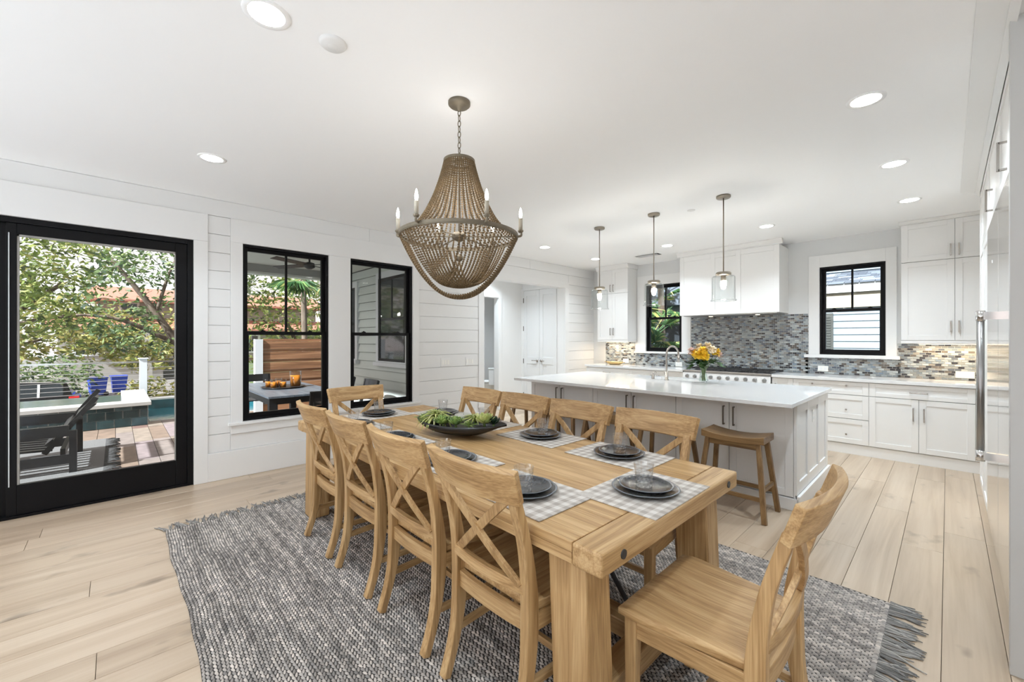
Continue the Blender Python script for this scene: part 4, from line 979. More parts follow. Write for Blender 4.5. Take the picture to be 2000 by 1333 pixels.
MB().box(-.30, .30, -.145, .145, .69, .70).box(-.31, -.30, -.1525, .1525, .69, .871).box(.30, .31, -.1525, .1525, .69, .871).box(-.30, .30, -.1525, -.145, .69, .871).box(-.30, .30, .145, .1525, .69, .871).build('basin', 'porcelain', o)
MB().lathe([(0.035, 0.7005), (0.035, 0.704), (0.02, 0.703), (0, 0.7025)], 18, caps=False).build('drain', 'steel', o)
o = thing('faucet', 'tall brushed nickel gooseneck faucet on the island', 'faucet', (-2.345, 4.815, 0.9055), R(-38))
MB().lathe([(0.028, 0), (0.028, 0.006), (0.020, 0.012), (0.017, 0.11), (0.0, 0.112)], 20, caps=False).build('base', 'nickel', o)
MB().tube(smoothpath([(0, 0, 0.10), (0, 0, 0.30), (0, 0.012, 0.365), (0, 0.055, 0.405), (0, 0.105, 0.400), (0, 0.142, 0.355), (0, 0.150, 0.30)], 6), 0.0115, 12).build('spout', 'nickel', o)
MB().tube([(0, 0.150, 0.305), (0, 0.153, 0.215)], [0.0135, 0.0165], 14).build('spray_head', 'nickel', o)
MB().tube([(-0.015, 0, 0.065), (-0.045, 0, 0.07)], 0.010, 10).tube([(-0.045, 0, 0.07), (-0.075, 0, 0.115)], 0.005, 8).build('lever', 'nickel', o)
o = thing('soap_dispenser', 'small nickel soap dispenser left of the faucet', 'soap dispenser', (-2.53, 4.835, 0.9055))
MB().lathe([(0.018, 0), (0.018, 0.05), (0.010, 0.055), (0.008, 0.085), (0, 0.087)], 16, caps=False).build('body', 'nickel', o)
MB().tube([(0, 0, 0.08), (0, 0.07, 0.085), (0, 0.085, 0.072)], 0.005, 8).build('spout', 'nickel', o)
o = thing('wall_outlet', 'white outlet plate on the end panel of the island', 'outlet', (IX1 + .0122, 4.64, 0.70), R(90))
MB().box(-.036, .036, -.005, 0, -.058, .058).build('plate', 'outlet_plastic', o, bevel=0.002)
for dz in (-.022, .022): MB().box(-.017, .017, -.0065, -.005, dz - .014, dz + .014).build('socket', 'trim_white', o)

# vase with flowers
VX, VY, VZ = -1.938, 4.885, 0.9055
o = thing('vase', 'clear flared glass vase with flower stems on the island', 'vase', (VX, VY, VZ))
MB().lathe([(0, 0), (0.040, 0), (0.050, 0.012), (0.052, 0.03), (0.040, 0.085), (0.030, 0.125), (0.034, 0.160), (0.046, 0.190), (0.043, 0.190), (0.031, 0.160), (0.027, 0.125), (0.037, 0.085), (0.048, 0.030), (0.044, 0.015), (0, 0.012)], 28, caps=False).build('body', 'shade_glass', o)
MB().lathe([(0.0, 0.013), (0.042, 0.015), (0.046, 0.030), (0.036, 0.084), (0.0265, 0.118), (0, 0.118)], 24, caps=False).build('water', 'vase_glass', o)
qf = random.Random(21)
def bloom(dx, dy, dz, r, mat, name, label):
    t = thing(name, label, 'flower', (VX, VY, VZ), group='cut flowers in the glass vase')
    base = Vector((qf.uniform(-.018, .018), qf.uniform(-.018, .018), 0.018)); head = Vector((dx, dy, dz)); r *= 0.98
    MB().tube(smoothpath([base, Vector((dx * .18, dy * .18, 0.15)), head * 0.99], 5), 0.0035, 6).build('stem', 'stem_green', t)
    m = MB(); nrm = (head - Vector((0, 0, 0.10))).normalized(); e1 = nrm.orthogonal().normalized(); e2 = nrm.cross(e1)
    for i in range(44):
        th = math.acos(1 - 1.45 * (i + .5) / 44); a = i * 2.39996 + qf.uniform(-.2, .2)
        d = (nrm * math.cos(th) + (e1 * math.cos(a) + e2 * math.sin(a)) * math.sin(th)).normalized(); sd = nrm.cross(d)
        sd = sd.normalized() if sd.length > .05 else e1; tn = sd.cross(d); L = r * qf.uniform(.85, 1.08); w = r * .30
        p0 = head + d * r * .30; p1 = head + d * L * .75 + tn * r * .06; p2 = head + d * L + tn * r * qf.uniform(.10, .30)
        m.add([p0 - sd * w * .3, p0 + sd * w * .3, p1 + sd * w, p2 + sd * w * .6, p2 - sd * w * .6, p1 - sd * w], [(0, 1, 2, 5), (5, 2, 3, 4)], False)
    m.ball(head, r * 0.45, 8, 5)
    m.build('petals', mat, t)
YL, CRM, BL = 'petal_yellow', 'petal_cream', 'petal_blush'
for a in ((0.045, -0.085, 0.300, .055, YL, 'lily', 'yellow bloom at the front right of the bouquet, among the leaves'), (-0.015, -0.085, 0.315, .062, YL, 'lily', 'deep yellow bloom at the front of the bouquet, lowest'), (-0.075, -0.055, 0.335, .055, YL, 'lily', 'golden yellow bloom at the front left of the bouquet'),
          (0.020, -0.055, 0.360, .060, YL, 'lily', 'bright yellow bloom at the front top of the bouquet'), (0.115, 0.045, 0.345, .060, YL, 'lily', 'pale yellow bloom at the right of the bouquet'),
          (-0.115, -0.045, 0.355, .058, BL, 'rose', 'blush pink rose at the far left of the bouquet'), (-0.050, 0.020, 0.400, .060, CRM, 'rose', 'cream rose at the top left of the bouquet'),
          (0.035, 0.030, 0.410, .062, CRM, 'rose', 'cream rose at the very top of the bouquet'), (0.095, -0.010, 0.375, .058, CRM, 'rose', 'cream rose at the upper right of the bouquet'), (0.135, 0.085, 0.315, .050, BL, 'rose', 'blush rose at the far right edge of the bouquet')):
    bloom(*a)
def spray(ang, drop, ln, label):
    t = thing('leaf_spray', label, 'foliage', (VX, VY, VZ), group='green sprays under the blooms')
    d = Vector((math.cos(ang), math.sin(ang), 0)); pts = smoothpath([(0, 0, 0.03), d * 0.015 + Vector((0, 0, .18)), d * (ln * .5) + Vector((0, 0, .27)), d * ln + Vector((0, 0, .27 - drop))], 5)
    MB().tube(pts, 0.0025, 5).build('stem', 'stem_green', t); m = MB()
    for i in range(8, len(pts)):
        for s in (-1, 1):
            p = pts[i]; o2 = (Vector((-d.y, d.x, 0)) * s + d * .6 + Vector((0, 0, qf.uniform(-.5, .2)))).normalized(); L = 0.11
            sd = o2.cross(Vector((0, 0, 1))).normalized()
            m.add([p, p + o2 * L * .45 + sd * .030, p + o2 * L, p + o2 * L * .45 - sd * .030], [(0, 1, 2, 3)], True)
    m.build('leaves', 'leaf_green', t)
for i, (a, dr, ln, lab) in enumerate(((3.9, .10, .15, 'dark green leafy spray hanging at the left of the bouquet'), (4.7, .07, .12, 'dark green leafy spray at the front of the bouquet'), (5.5, .07, .14, 'dark green leafy spray at the front right of the bouquet'), (.5, .08, .17, 'dark green leafy spray reaching right of the bouquet'), (3.2, .06, .14, 'dark green leafy spray at the back left of the bouquet'))):
    spray(a, dr, ln, lab)

# bar stools
def make_stool():
    t = empty('bar_stool'); H = 0.615
    m = MB(); nx = 14; w, dp = 0.235, 0.135; top = []
    for i in range(nx + 1):
        u = -1 + 2 * i / nx
        for y in (-dp, -dp * .5, 0, dp * .5, dp): top.append((u * w, y, H + 0.030 * u * u - 0.004 * (1 - (y / dp) ** 2)))
    N = len(top); vs = top + [(x, y, H + 0.030 * (x / w) ** 2 * 0.55 - 0.044) for x, y, z in top]; fs = []
    for i in range(nx):
        for j in range(4): a = i * 5 + j; fs.append((a, a + 5, a + 6, a + 1)); fs.append((N + a + 1, N + a + 6, N + a + 5, N + a))
        a = i * 5; fs.append((a + 5, a, N + a, N + a + 5)); a += 4; fs.append((a, a + 5, N + a + 5, N + a))
    for j in range(4): fs.append((j, j + 1, N + j + 1, N + j)); a = nx * 5 + j; fs.append((a + 1, a, N + a, N + a + 1))
    o = m.add(vs, fs, False).build('saddle_seat', 'walnut_x', t, bevel=0.004); fixnormals(o)
    def leg(sx, sy, z): f = z / (H - .03); return Vector((sx * (0.252 - 0.062 * f), sy * (0.180 - 0.078 * f), z))
    for sx in (-1, 1):
        for sy in (-1, 1): MB().bar([leg(sx, sy, 0), leg(sx, sy, H - 0.036)], 0.036, 0.034, (1, 0, 0)).build('leg', 'walnut_z', t, bevel=0.003)
        MB().beam(leg(sx, -1, 0.235), leg(sx, 1, 0.235), 0.020, 0.032).build('side_stretcher', 'walnut_y', t, bevel=0.002)
        MB().beam(leg(-1, sx, 0.17), leg(1, sx, 0.17), 0.020, 0.032).build('long_stretcher', 'walnut_x', t, bevel=0.002)
        MB().beam(leg(-1, sx, H - 0.062), leg(1, sx, H - 0.062), 0.018, 0.042).build('seat_apron', 'walnut_x', t, bevel=0.002)
    return t
st0 = make_stool()
for i, (x, y, lab) in enumerate(((-1.205, 3.715, 'brown saddle-seat stool at the right end of the island, fully visible'), (-1.835, 3.76, 'brown saddle-seat stool second from the right end of the island'), (-2.50, 3.775, 'brown saddle-seat stool in the middle of the row at the island'),
                                 (-3.07, 3.785, 'brown saddle-seat stool fourth from the right end of the island'), (-3.62, 3.785, 'brown saddle-seat stool at the left end of the island, nearest the hall'))):
    s = st0 if i == 0 else copy_tree(st0); s.location = (x, y, 0.001); tag(s, lab, 'stool', 'saddle stools along the island')

# back wall base cabinets (front plane y = 6.47)
YF = 6.49
def base(name, label, x0, x1, fronts, kick=True):
    t = thing(name, label, 'cabinet', group='white base cabinets along the back wall')
    carcass(t, x0 + .0005, x1 - .0005, YF + 0.0015, 7.07, 0.12, 0.884)
    MB().box(x0, x1, YF - 0.005, YF + 0.02, 0.0, 0.119).build('toe_kick', 'cabinet_white', t)
    for kind, a, b, z0, z1, h in fronts: shaker(t, kind, a, b, z0, z1, YF, handle=h)
    return t
base('base_cabinet', 'white base cabinet with wide top drawer and two doors, right of the drawers', -0.648, 0.199, [('drawer', -0.648, 0.199, 0.722, 0.880, ('h', -0.225, 0.797, 0.15)),
     ('door', -0.648, -0.2245, 0.128, 0.719, ('v', -0.268, 0.555, 0.15)), ('door', -0.2245, 0.199, 0.128, 0.719, ('v', -0.182, 0.555, 0.15))])
t = base('drawer_cabinet', 'white three-drawer base cabinet under the right kitchen window', -1.41, -0.648, [('drawer', -1.41, -0.648, 0.722, 0.880, None), ('drawer', -1.41, -0.648, 0.430, 0.719, None), ('drawer', -1.41, -0.648, 0.128, 0.427, None)])
for d in [c for c in t.children if c.name.startswith('drawer')]:
    for x in (-0.17, 0.17): MB().tube([(x, -0.02, 0.11), (x, -0.036, 0.11)], [0.005, 0.011], 12).build('knob', 'nickel', d)
base('base_cabinet', 'narrow white base cabinet between the range and the drawers', -1.655, -1.41, [('door', -1.655, -1.41, 0.128, 0.880, ('v', -1.61, 0.74, 0.13))])
base('base_cabinet', 'white corner base cabinet partly behind the refrigerator handle', 0.199, 0.94, [('door', 0.199, 0.60, 0.128, 0.880, None), ('door', 0.60, 0.94, 0.128, 0.880, None)])
base('base_cabinet', 'white base cabinet left of the range, under the left window', -3.83, -2.875, [('drawer', -3.83, -2.875, 0.722, 0.880, ('h', -3.35, 0.80, 0.15)), ('door', -3.83, -3.352, 0.128, 0.719, ('v', -3.40, 0.6, 0.13)), ('door', -3.352, -2.875, 0.128, 0.719, ('v', -3.31, 0.6, 0.13))])
base('base_cabinet', 'white base cabinet at the left end below the wooden tray', -4.74, -3.83, [('drawer', -4.74, -3.83, 0.722, 0.880, ('h', -4.28, 0.80, 0.15)), ('door', -4.74, -4.285, 0.128, 0.719, ('v', -4.33, 0.6, 0.13)), ('door', -4.285, -3.83, 0.128, 0.719, ('v', -4.24, 0.6, 0.13))])
for x0, x1, lab in ((-4.76, -2.873, 'white quartz counter left of the range'), (-1.657, 0.94, 'white quartz counter right of the range, below the window')):
    tag(MB().box(x0, x1, 6.445, 7.068, 0.885, 0.922).build('counter_top', 'quartz', bevel=0.003), lab, 'worktop', 'back wall counters')

# range
o = thing('range_cooker', 'wide white and steel range with black grates and a row of knobs', 'range', (-2.265, 6.44, 0))
MB().box(-.60, .60, 0.03, 0.62, 0.10, 0.905).build('body', 'brushed_steel', o)
MB().box(-.60, .60, 0.06, 0.60, 0.0, 0.10).build('kick', 'brushed_steel', o)
MB().box(-.603, .603, -0.012, 0.615, 0.9055, 0.928).build('cooktop', 'steel', o, bevel=0.004)
cp = MB().hexa([(-.60, -.015, .79), (.60, -.015, .79), (.60, .03, .79), (-.60, .03, .79), (-.60, .0, .89), (.60, .0, .89), (.60, .03, .89), (-.60, .03, .89)]).build('control_panel', 'cabinet_white', o, bevel=0.003)
for i in range(10):
    x = -.53 + 1.06 * i / 9; MB().tube([(x, -.010, .835), (x, -.045, .832)], [0.026, 0.022], 16).build('knob', 'brushed_steel', cp)
MB().tube([(-.57, -.03, .775), (.57, -.03, .775)], 0.012, 10).build('towel_bar', 'steel', o)
for x0, x1 in ((-.595, .15), (.16, .595)):
    d = MB().box(x0, x1, 0.0, 0.03, 0.16, 0.76).build('oven_door', 'cabinet_white', o, bevel=0.004)
    MB().tube([(x0 + .06, -.045, .70), (x1 - .06, -.045, .70)], 0.012, 10).build('handle', 'steel', d)
    MB().box(x0 + .1, x1 - .1, -0.002, 0.0, 0.30, 0.60).build('window', 'iron', d)
for i in range(4):
    x0 = -.585 + i * .2935; g = MB()
    for k in range(5): xx = x0 + 0.02 + k * 0.0635; g.box(xx - .005, xx + .005, .05, .57, .945, .957)
    for yy in (.06, .20, .31, .42, .56): g.box(x0 + .012, x0 + .278, yy - .005, yy + .005, .945, .957)
    for xx in (x0 + .02, x0 + .274):
        for yy in (.06, .56): g.box(xx - .006, xx + .006, yy - .006, yy + .006, .9285, .946)
    g.build('grate', 'iron', o)
    for yy in (.18, .44): MB().lathe([(0.05, .9285), (0.05, .934), (0.035, .936), (0.033, .942), (0, .943)], 18, (x0 + .147, yy, 0), caps=False).build('burner', 'iron', o)

# hood
o = thing('range_hood', 'white paneled range hood above the range', 'range hood', (0, 0, 0))
HX0, HX1, HY, HZ = -2.99, -1.60, 6.60, 1.776
MB().box(HX0, HX1, HY + 0.014, YB - .001, HZ, CZ - .07).build('body', 'cabinet_white', o, bevel=0.002)
for a, b in ((HX0, HX0 + .065), (-2.515, -2.45), (-2.155, -2.09), (HX1 - .065, HX1)): MB().box(a, b, HY, HY + .0135, HZ + .001, CZ - .072).build('stile', 'cabinet_white', o, bevel=0.0015)
for a, b in ((HX0 + .0655, -2.5155), (-2.4495, -2.1555), (-2.0895, HX1 - .0655)):
    for z0, z1 in ((HZ + .001, HZ + .075), (CZ - .15, CZ - .072)): MB().box(a, b, HY + .0005, HY + .0135, z0, z1).build('rail', 'cabinet_white', o, bevel=0.0015)
    MB().box(a, b, HY + .007, HY + .0135, HZ + .0755, CZ - .1505).build('panel', 'cabinet_white', o)
MB().prism([(HY - .05, CZ - .001), (HY - .05, CZ - .012), (HY - .012, CZ - .055), (HY - .012, CZ - .071), (HY + .02, CZ - .071), (HY + .02, CZ - .001)], 'x', HX0 - .04, HX1 + .04).build('crown', 'cabinet_white', o)
MB().box(HX0 + .04, HX1 - .04, HY + .05, YB - .03, HZ - .012, HZ).build('liner', 'brushed_steel', o, bevel=0.002)
for x in (-2.62, -1.95):
    MB().lathe([(0, HZ - .014), (.03, HZ - .014), (.03, HZ - .012)], 16, (x, 6.9, 0), caps=False).build('hood_lamp', 'strip_glow', o)
    lamp('hood_light', 'SPOT', 5, (x, 6.9, HZ - .02), o, 0.02, (1, .82, .60))

# upper cabinets
def upper(label, x0, x1, zt, cols, zs, z0=1.386, hm='nickel'):
    t = thing('wall_cabinet', label, 'cabinet', group='white wall cabinets')
    carcass(t, x0, x1, 6.771, YB - .001, z0, zt)
    MB().box(x0 - .002, x1 + .002, 6.755, YB - .002, z0 - .035, z0 - .001).build('light_rail', 'cabinet_white', t, bevel=0.002)
    for a, b, side in cols:
        hx = b - 0.032 if side == 'r' else a + 0.032
        shaker(t, 'door', a, b, z0, zs, 6.770, handle=('v', hx, z0 + 0.155, 0.13)); shaker(t, 'door', a, b, zs + .002, zt, 6.770, handle=('v', hx, zs + 0.10, 0.13))
    MB().prism([(6.70, CZ - .001), (6.70, CZ - .010), (6.735, zt + .012), (6.748, zt + .001), (YB - .002, zt + .001), (YB - .002, CZ - .001)], 'x', x0 - .02, x1 + .02).build('crown', 'cabinet_white', t)
    return t
upper('tall white wall cabinet right of the kitchen window', -0.385, 0.491, 2.747, [(-0.385, 0.053, 'r'), (0.053, 0.491, 'l')], 2.30)
upper('tall white wall cabinet in the corner by the refrigerator', 0.4915, 0.94, 2.747, [(0.4915, 0.94, 'l')], 2.30)
upper('tall white wall cabinet beside the hall wall, above the wooden tray', -4.68, -4.025, 2.70, [(-4.68, -4.352, 'r'), (-4.352, -4.025, 'l')], 2.255)
for x0, x1, lab in ((-0.25, 0.36, 'warm light strip under the right wall cabinets'), (-4.60, -4.1, 'warm light strip under the left wall cabinet')):
    o = thing('cabinet_light', lab, 'light strip', ((x0 + x1) / 2, 6.93, 1.3505), group='under-cabinet lights'); L = x1 - x0
    MB().box(-L / 2, L / 2, -.012, .012, -.010, 0).build('housing', 'trim_white', o); MB().box(-L / 2 + .01, L / 2 - .01, -.009, .009, -.0115, -.0101).build('diffuser', 'strip_glow', o)
    lamp('strip_light', 'AREA', 3.2, (0, 0, -.014), o, L, (1, .78, .52), 'RECTANGLE', 0.02)

# backsplash mosaic
bs = thing('backsplash', 'blue-grey and brown glass mosaic backsplash behind the counters', 'backsplash')
areas = [(-4.71, -4.062, .923, 1.349), (-4.062, -2.975, .923, 1.1445), (-3.005, -1.358, .923, 1.762), (-1.408, -0.405, .923, 1.1445), (-0.436, 0.93, .923, 1.349)]
for a in areas: MB().box(a[0], a[1], YB - .0045, YB - .0005, a[2], a[3]).build('grout_bed', 'grout', bs)
PW, PH, GP = 0.0535, 0.0262, 0.0030; tiles = []; seen = set()
for a in areas:
    r = 0; z = .923
    while z < a[3] - .008:
        off = (r % 2) * PW / 2; i = math.floor((a[0] - off) / PW)
        while i * PW + off < a[1]:
            x0 = max(a[0], i * PW + off) + GP / 2; x1 = min(a[1], (i + 1) * PW + off) - GP / 2; z1 = min(a[3], z + PH) - GP / 2
            if (r, i) not in seen and x1 - x0 > .008: tiles.append((x0, x1, z + GP / 2, z1)); seen.add((r, i)) if x1 - x0 > PW * .7 else None
            i += 1
        r += 1; z += PH
tiles.sort(key=lambda q: (q[0] + .02) ** 2 + 0 * q[2] if q[0] < 0.30 else 99)
cache = {}
for k, (x0, x1, z0, z1) in enumerate(tiles[:300]):
    key = (round(x1 - x0, 4), round(z1 - z0, 4))
    if key not in cache:
        w, h = key; c = 0.0015
        cache[key] = MB().hexa([(-w / 2, 0, -h / 2), (w / 2, 0, -h / 2), (w / 2, 0, h / 2), (-w / 2, 0, h / 2), (-w / 2 + c, -.0045, -h / 2 + c), (w / 2 - c, -.0045, -h / 2 + c), (w / 2 - c, -.0045, h / 2 - c), (-w / 2 + c, -.0045, h / 2 - c)]).mesh('tile')
    obj('tile', cache[key], 'mosaic_tile', bs, ((x0 + x1) / 2, YB - .0045, (z0 + z1) / 2))
m = MB(); c = 0.0015
for x0, x1, z0, z1 in tiles[300:]:
    y0, y1 = YB - .0045, YB - .009
    m.hexa([(x0, y0, z0), (x1, y0, z0), (x1, y0, z1), (x0, y0, z1), (x0 + c, y1, z0 + c), (x1 - c, y1, z0 + c), (x1 - c, y1, z1 - c), (x0 + c, y1, z1 - c)])
o = m.build('tile_field', 'mosaic_field', bs); o['kind'] = 'stuff'; fixnormals(o)
for me in cache.values():
    pass
def outlet(x, z, w, label):
    o = thing('wall_outlet', label, 'outlet', (x, YB - .0095, z), group='outlets on the backsplash')
    MB().box(-w / 2, w / 2, -.006, 0, -.038, .038).build('plate', 'outlet_plastic', o, bevel=0.002)
    for s in (-1, 1): MB().box(s * w * .22 - .016, s * w * .22 + .016, -.0075, -.006, -.017, .017).build('socket', 'trim_white', o)
outlet(-1.19, 0.995, 0.117, 'white outlet plate below the right kitchen window'); outlet(0.135, 0.99, 0.15, 'cream outlet plate at the right, beside the refrigerator handle'); outlet(-4.255, 0.988, 0.117, 'white outlet plate beside the wooden tray'); outlet(-3.22, 0.965, 0.117, 'white outlet plate behind the faucet spray head')
for y, lab in ((3.44, 'white triple switch plate on the shiplap wall, nearer the window'), (3.88, 'white triple switch plate on the shiplap wall, beside the hall opening')):
    o = thing('switch_plate', lab, 'switch', (-5.0, y, 1.068), R(90), group='switch plates on the shiplap')
    MB().box(-.08, .08, -.005, 0, -.06, .06).build('plate', 'trim_white', o, bevel=0.002)
    for i in (-1, 0, 1): MB().box(i * .046 - .016, i * .046 + .016, -.008, -.005, -.033, .033).build('rocker', 'outlet_plastic', o, bevel=0.001)
o = thing('wooden_tray', 'long shallow wooden dough bowl on the left counter', 'tray', (-4.33, 6.80, 0.9225), R(8))
MB().lathe([(0, 0), (0.09, 0.0), (0.14, 0.018), (0.175, 0.05), (0.168, 0.052), (0.13, 0.024), (0.08, 0.010), (0, 0.009)], 32, caps=False, sy=0.5).build('bowl', 'bread_wood', o)
for s in (-1, 1): MB().obox((s * .182, 0, .047), (.03, .05, .010)).build('grip', 'bread_wood', o, bevel=0.003)

# ------------------------------------------------------------------ refrigerator run on the right (faces -x)
def run(y): return (0.222, y, 0)
o = thing('refrigerator', 'tall stainless refrigerator with long bar handle at the right', 'refrigerator', (0.222, 3.22, 0), R(-90))
MB().box(-.478, .478, 0.002, 0.70, 0.10, 2.20).build('cabinet_body', 'brushed_steel', o)
MB().box(-.478, .478, 0.03, 0.66, 0.0, 0.10).build('kick', 'iron', o)
d = MB().box(-.474, .474, -0.022, 0.0, 0.10, 2.20).build('door', 'steel', o, bevel=0.002)
hb = MB().tube([(-0.41, -0.092, 0.70), (-0.41, -0.092, 1.56)], 0.0165, 18).build('bar_handle', 'brushed_steel', d)
for z in (0.725, 1.535): MB().tube([(-0.41, -0.092, z - .03), (-0.41, -0.092, z + .03)], 0.019, 18).box(-0.425, -0.395, -0.09, -0.022, z - .022, z + .022).build('handle_mount', 'chrome', hb)
o = thing('freezer_column', 'stainless freezer column beyond the refrigerator', 'freezer', (0.222, 4.18, 0), R(-90))
MB().box(-.478, .478, 0.002, 0.70, 0.10, 2.20).build('cabinet_body', 'brushed_steel', o)
MB().box(-.478, .478, 0.03, 0.66, 0.0, 0.10).build('kick', 'iron', o)
d = MB().box(-.474, .474, -0.022, 0.0, 0.10, 2.20).build('door', 'steel', o, bevel=0.002)
MB().box(-.02, .02, -.0235, -.022, 1.9, 1.92).build('emblem', 'chrome', d)
o = thing('pantry_cabinet', 'tall white pantry cabinet at the end of the refrigerator run', 'cabinet', (0.222, 5.20, 0), R(-90))
carcass(o, -.53, .53, .0015, .70, 0.10, 2.74); MB().box(-.53, .53, .01, .6, 0, .10).build('toe_kick', 'cabinet_white', o)
shaker(o, 'door', -.53, 0, .10, 2.20, 0); shaker(o, 'door', 0, .53, .10, 2.20, 0); shaker(o, 'door', -.53, .53, 2.202, 2.74, 0)
for y, hy, lab in ((3.22, 3.19, 'white cabinet above the refrigerator with a square pull'), (4.18, 4.14, 'white cabinet above the freezer column with a square pull')):
    o = thing('bridge_cabinet', lab, 'cabinet', (0.222, y, 0), R(-90), 'cabinets above the cold columns')
    carcass(o, -.478, .478, .0015, .70, 2.202, 2.74)
    shaker(o, 'door', -.478, .478, 2.205, 2.737, 0, handle=('v', y - hy, 2.31, 0.145))
o = thing('crown_moulding', 'white crown moulding above the refrigerator cabinets', 'moulding')
MB().prism([(0.08, CZ - .001), (0.08, CZ - .012), (0.16, CZ - .035), (0.185, 2.742), (0.30, 2.742), (0.30, CZ - .001)], 'y', 2.50, 5.74).build('cove', 'cabinet_white', o)
MB().prism([(0.17, 2.7415), (0.17, 2.732), (0.198, 2.715), (0.1995, 2.7415)], 'y', 2.50, 5.74).build('bead', 'cabinet_white', o)
tag(MB().box(0.178, 0.95, 2.70, 2.738, 0.0, 2.7415).build('side_panel', 'panel_grey', bevel=0.002), 'tall plain grey side panel at the right edge beside the refrigerator', 'panel')

# ------------------------------------------------------------------ outdoors: ground, deck, porch
DZ = -0.08
tag(MB().box(-120, 60, -90, 90, -2.6, -2.3).build('street_ground', 'asphalt'), 'grey street and ground beyond the railing', 'ground', kind='structure')
tag(MB().box(-70, -31.2, -8, 12, -2.3, -1.85).build('driveway', 'drive_paver'), 'paved driveway of the house across the street', 'driveway', kind='structure')
tag(MB().box(-70, -30.9, -60, -8.02, -2.3, -1.9).build('lawn', 'lawn'), 'planted lawn across the street', 'lawn', kind='structure')
tag(MB().box(-60, 30, 7.25, 60, -2.3, -0.6).build('side_yard', 'lawn'), 'green side yard behind the kitchen wall', 'lawn', kind='structure')
tag(MB().box(-5.16, 3.6, -12, -4.81, -2.3, -0.10).build('bounce_slab', 'bounce_stone'), 'added unseen pale slab bouncing sun through the rear windows', 'bounce_slab', kind='structure')  # pale ground added to bounce sun through the added windows
dk = MB().box(-9.9, -5.16, -3.6, 3.4, -2.3, DZ - .016).build('deck', 'dark_reveal'); dk['kind'] = 'structure'; dk['label'] = 'deck of mottled pink and tan stone planks outside the patio door'; dk['category'] = 'deck'
rd = random.Random(9); y = -1.6; row = 0
while y < 3.38:
    x = -5.17 - rd.uniform(0, .9)
    xs = [-5.165] + [x - 1.22 * k for k in range(6)]
    for a, b in zip(xs, xs[1:]):
        b = max(b, -9.9)
        if a - b > .05: MB().box(b + .003, a - .003, y + .003, min(y + .2, 3.4) - .003, DZ - .016, DZ + rd.uniform(-.001, .001)).build('plank', 'deck_stone', dk)
    y += .2; row += 1
MB().box(-9.9, -5.165, -3.6, -1.6, DZ - .016, DZ).build('paving_rest', 'coping_stone', dk)
o = tag(MB().box(-8.6, -5.95, -3.0, -0.09, DZ + .0015, DZ + .012).build('outdoor_rug', 'outdoor_rug_grey'), 'grey woven outdoor rug with fringed edge under the black lounge seat', 'rug')
m = MB(); q = random.Random(4)
for i in range(150):
    x = -8.55 + 2.55 * i / 150; L = q.uniform(.07, .14); m.tube([(x, -.10, DZ + .010), (x + q.uniform(-.03, .03), -.09 + L * .6, DZ + .0115), (x + q.uniform(-.05, .05), -.09 + L, DZ + .008)], .006, 4)
f = m.build('fringe', 'pebble_black', o); f['kind'] = 'stuff'

# wing wall of the house with siding (faces -y at y = 3.4)
WY = 3.40
wg = tag(MB().box(-8.62, -5.165, WY + .02, WY + .14, -2.3, 2.9).build('house_wing', 'pot_dark'), 'grey-green clapboard wing of the house outside the second window', 'house wing')  # dark backing shows between the boards in place of their shadow lines
z = DZ
while z < 2.70:
    z1 = min(z + .155, 2.72)
    MB().hexa([(-8.60, WY - .020, z), (-5.166, WY - .020, z), (-5.166, WY + .02, z), (-8.60, WY + .02, z), (-8.60, WY + .010, z1 - .008), (-5.166, WY + .010, z1 - .008), (-5.166, WY + .02, z1 - .008), (-8.60, WY + .02, z1 - .008)]).build('siding_board', 'siding_grey', wg)
    z += .155
def wing_window(x0, x1, z0, z1, lab):
    f = MB().frame(x0 - .09, x1 + .09, z0 - .02, z1 + .11, WY - .045, WY + .01, .09, .02, .11).build('window_casing', 'white_paint', wg); f['label'] = lab
    MB().box(x0 - .12, x1 + .12, WY - .085, WY, z0 - .085, z0 - .02).build('window_sill', 'white_paint', f)
    s = MB().frame(x0, x1, z0, z1, WY - .04, WY - .006, .045).box(x0 + .045, x1 - .045, WY - .04, WY - .006, (z0 + z1) / 2 - .02, (z0 + z1) / 2 + .02).box((x0 + x1) / 2 - .011, (x0 + x1) / 2 + .011, WY - .036, WY - .010, (z0 + z1) / 2 + .02, z1 - .045).build('sash', 'black_paint', f)
    MB().box(x0 + .045, x1 - .045, WY - .026, WY - .022, z0 + .045, z1 - .045).build('pane', 'car_glass', f)
wing_window(-6.95, -6.00, 1.02, 2.46, 'large black wing window with white casing'); wing_window(-8.42, -7.93, 1.02, 2.40, 'narrow black wing window with white casing')
o = thing('porch_roof', 'flat pale porch roof and beam outside the two left windows', 'porch roof')
MB().box(-8.62, -5.165, 0.75, WY + .02, 2.725, 2.80).build('soffit', 'porch_paint', o)
MB().box(-8.62, -5.165, 0.75, WY + .02, 2.801, 2.9).build('roof_deck', 'stucco', o)
MB().box(-8.62, -8.42, 0.75, WY, 2.56, 2.724).build('beam', 'porch_paint', o)
MB().box(-8.42, -8.39, 0.75, WY, 2.60, 2.724).build('fascia', 'brushed_steel', o)
o = thing('porch_column', 'white square column holding the porch beam', 'column', (-8.52, 3.25, DZ))
MB().box(-.07, .07, -.07, .07, 0, 2.64).build('shaft', 'white_paint', o); MB().box(-.09, .09, -.09, .09, 0, .12).build('foot', 'white_paint', o)
o = thing('ceiling_fan', 'dark ceiling fan under the porch roof', 'ceiling fan', (-6.75, 2.15, 2.724))
MB().lathe([(.05, 0), (.05, -.03), (.02, -.04), (.012, -.14), (.07, -.16), (.08, -.22), (.03, -.25), (0, -.25)], 20, caps=False).build('motor', 'iron', o)
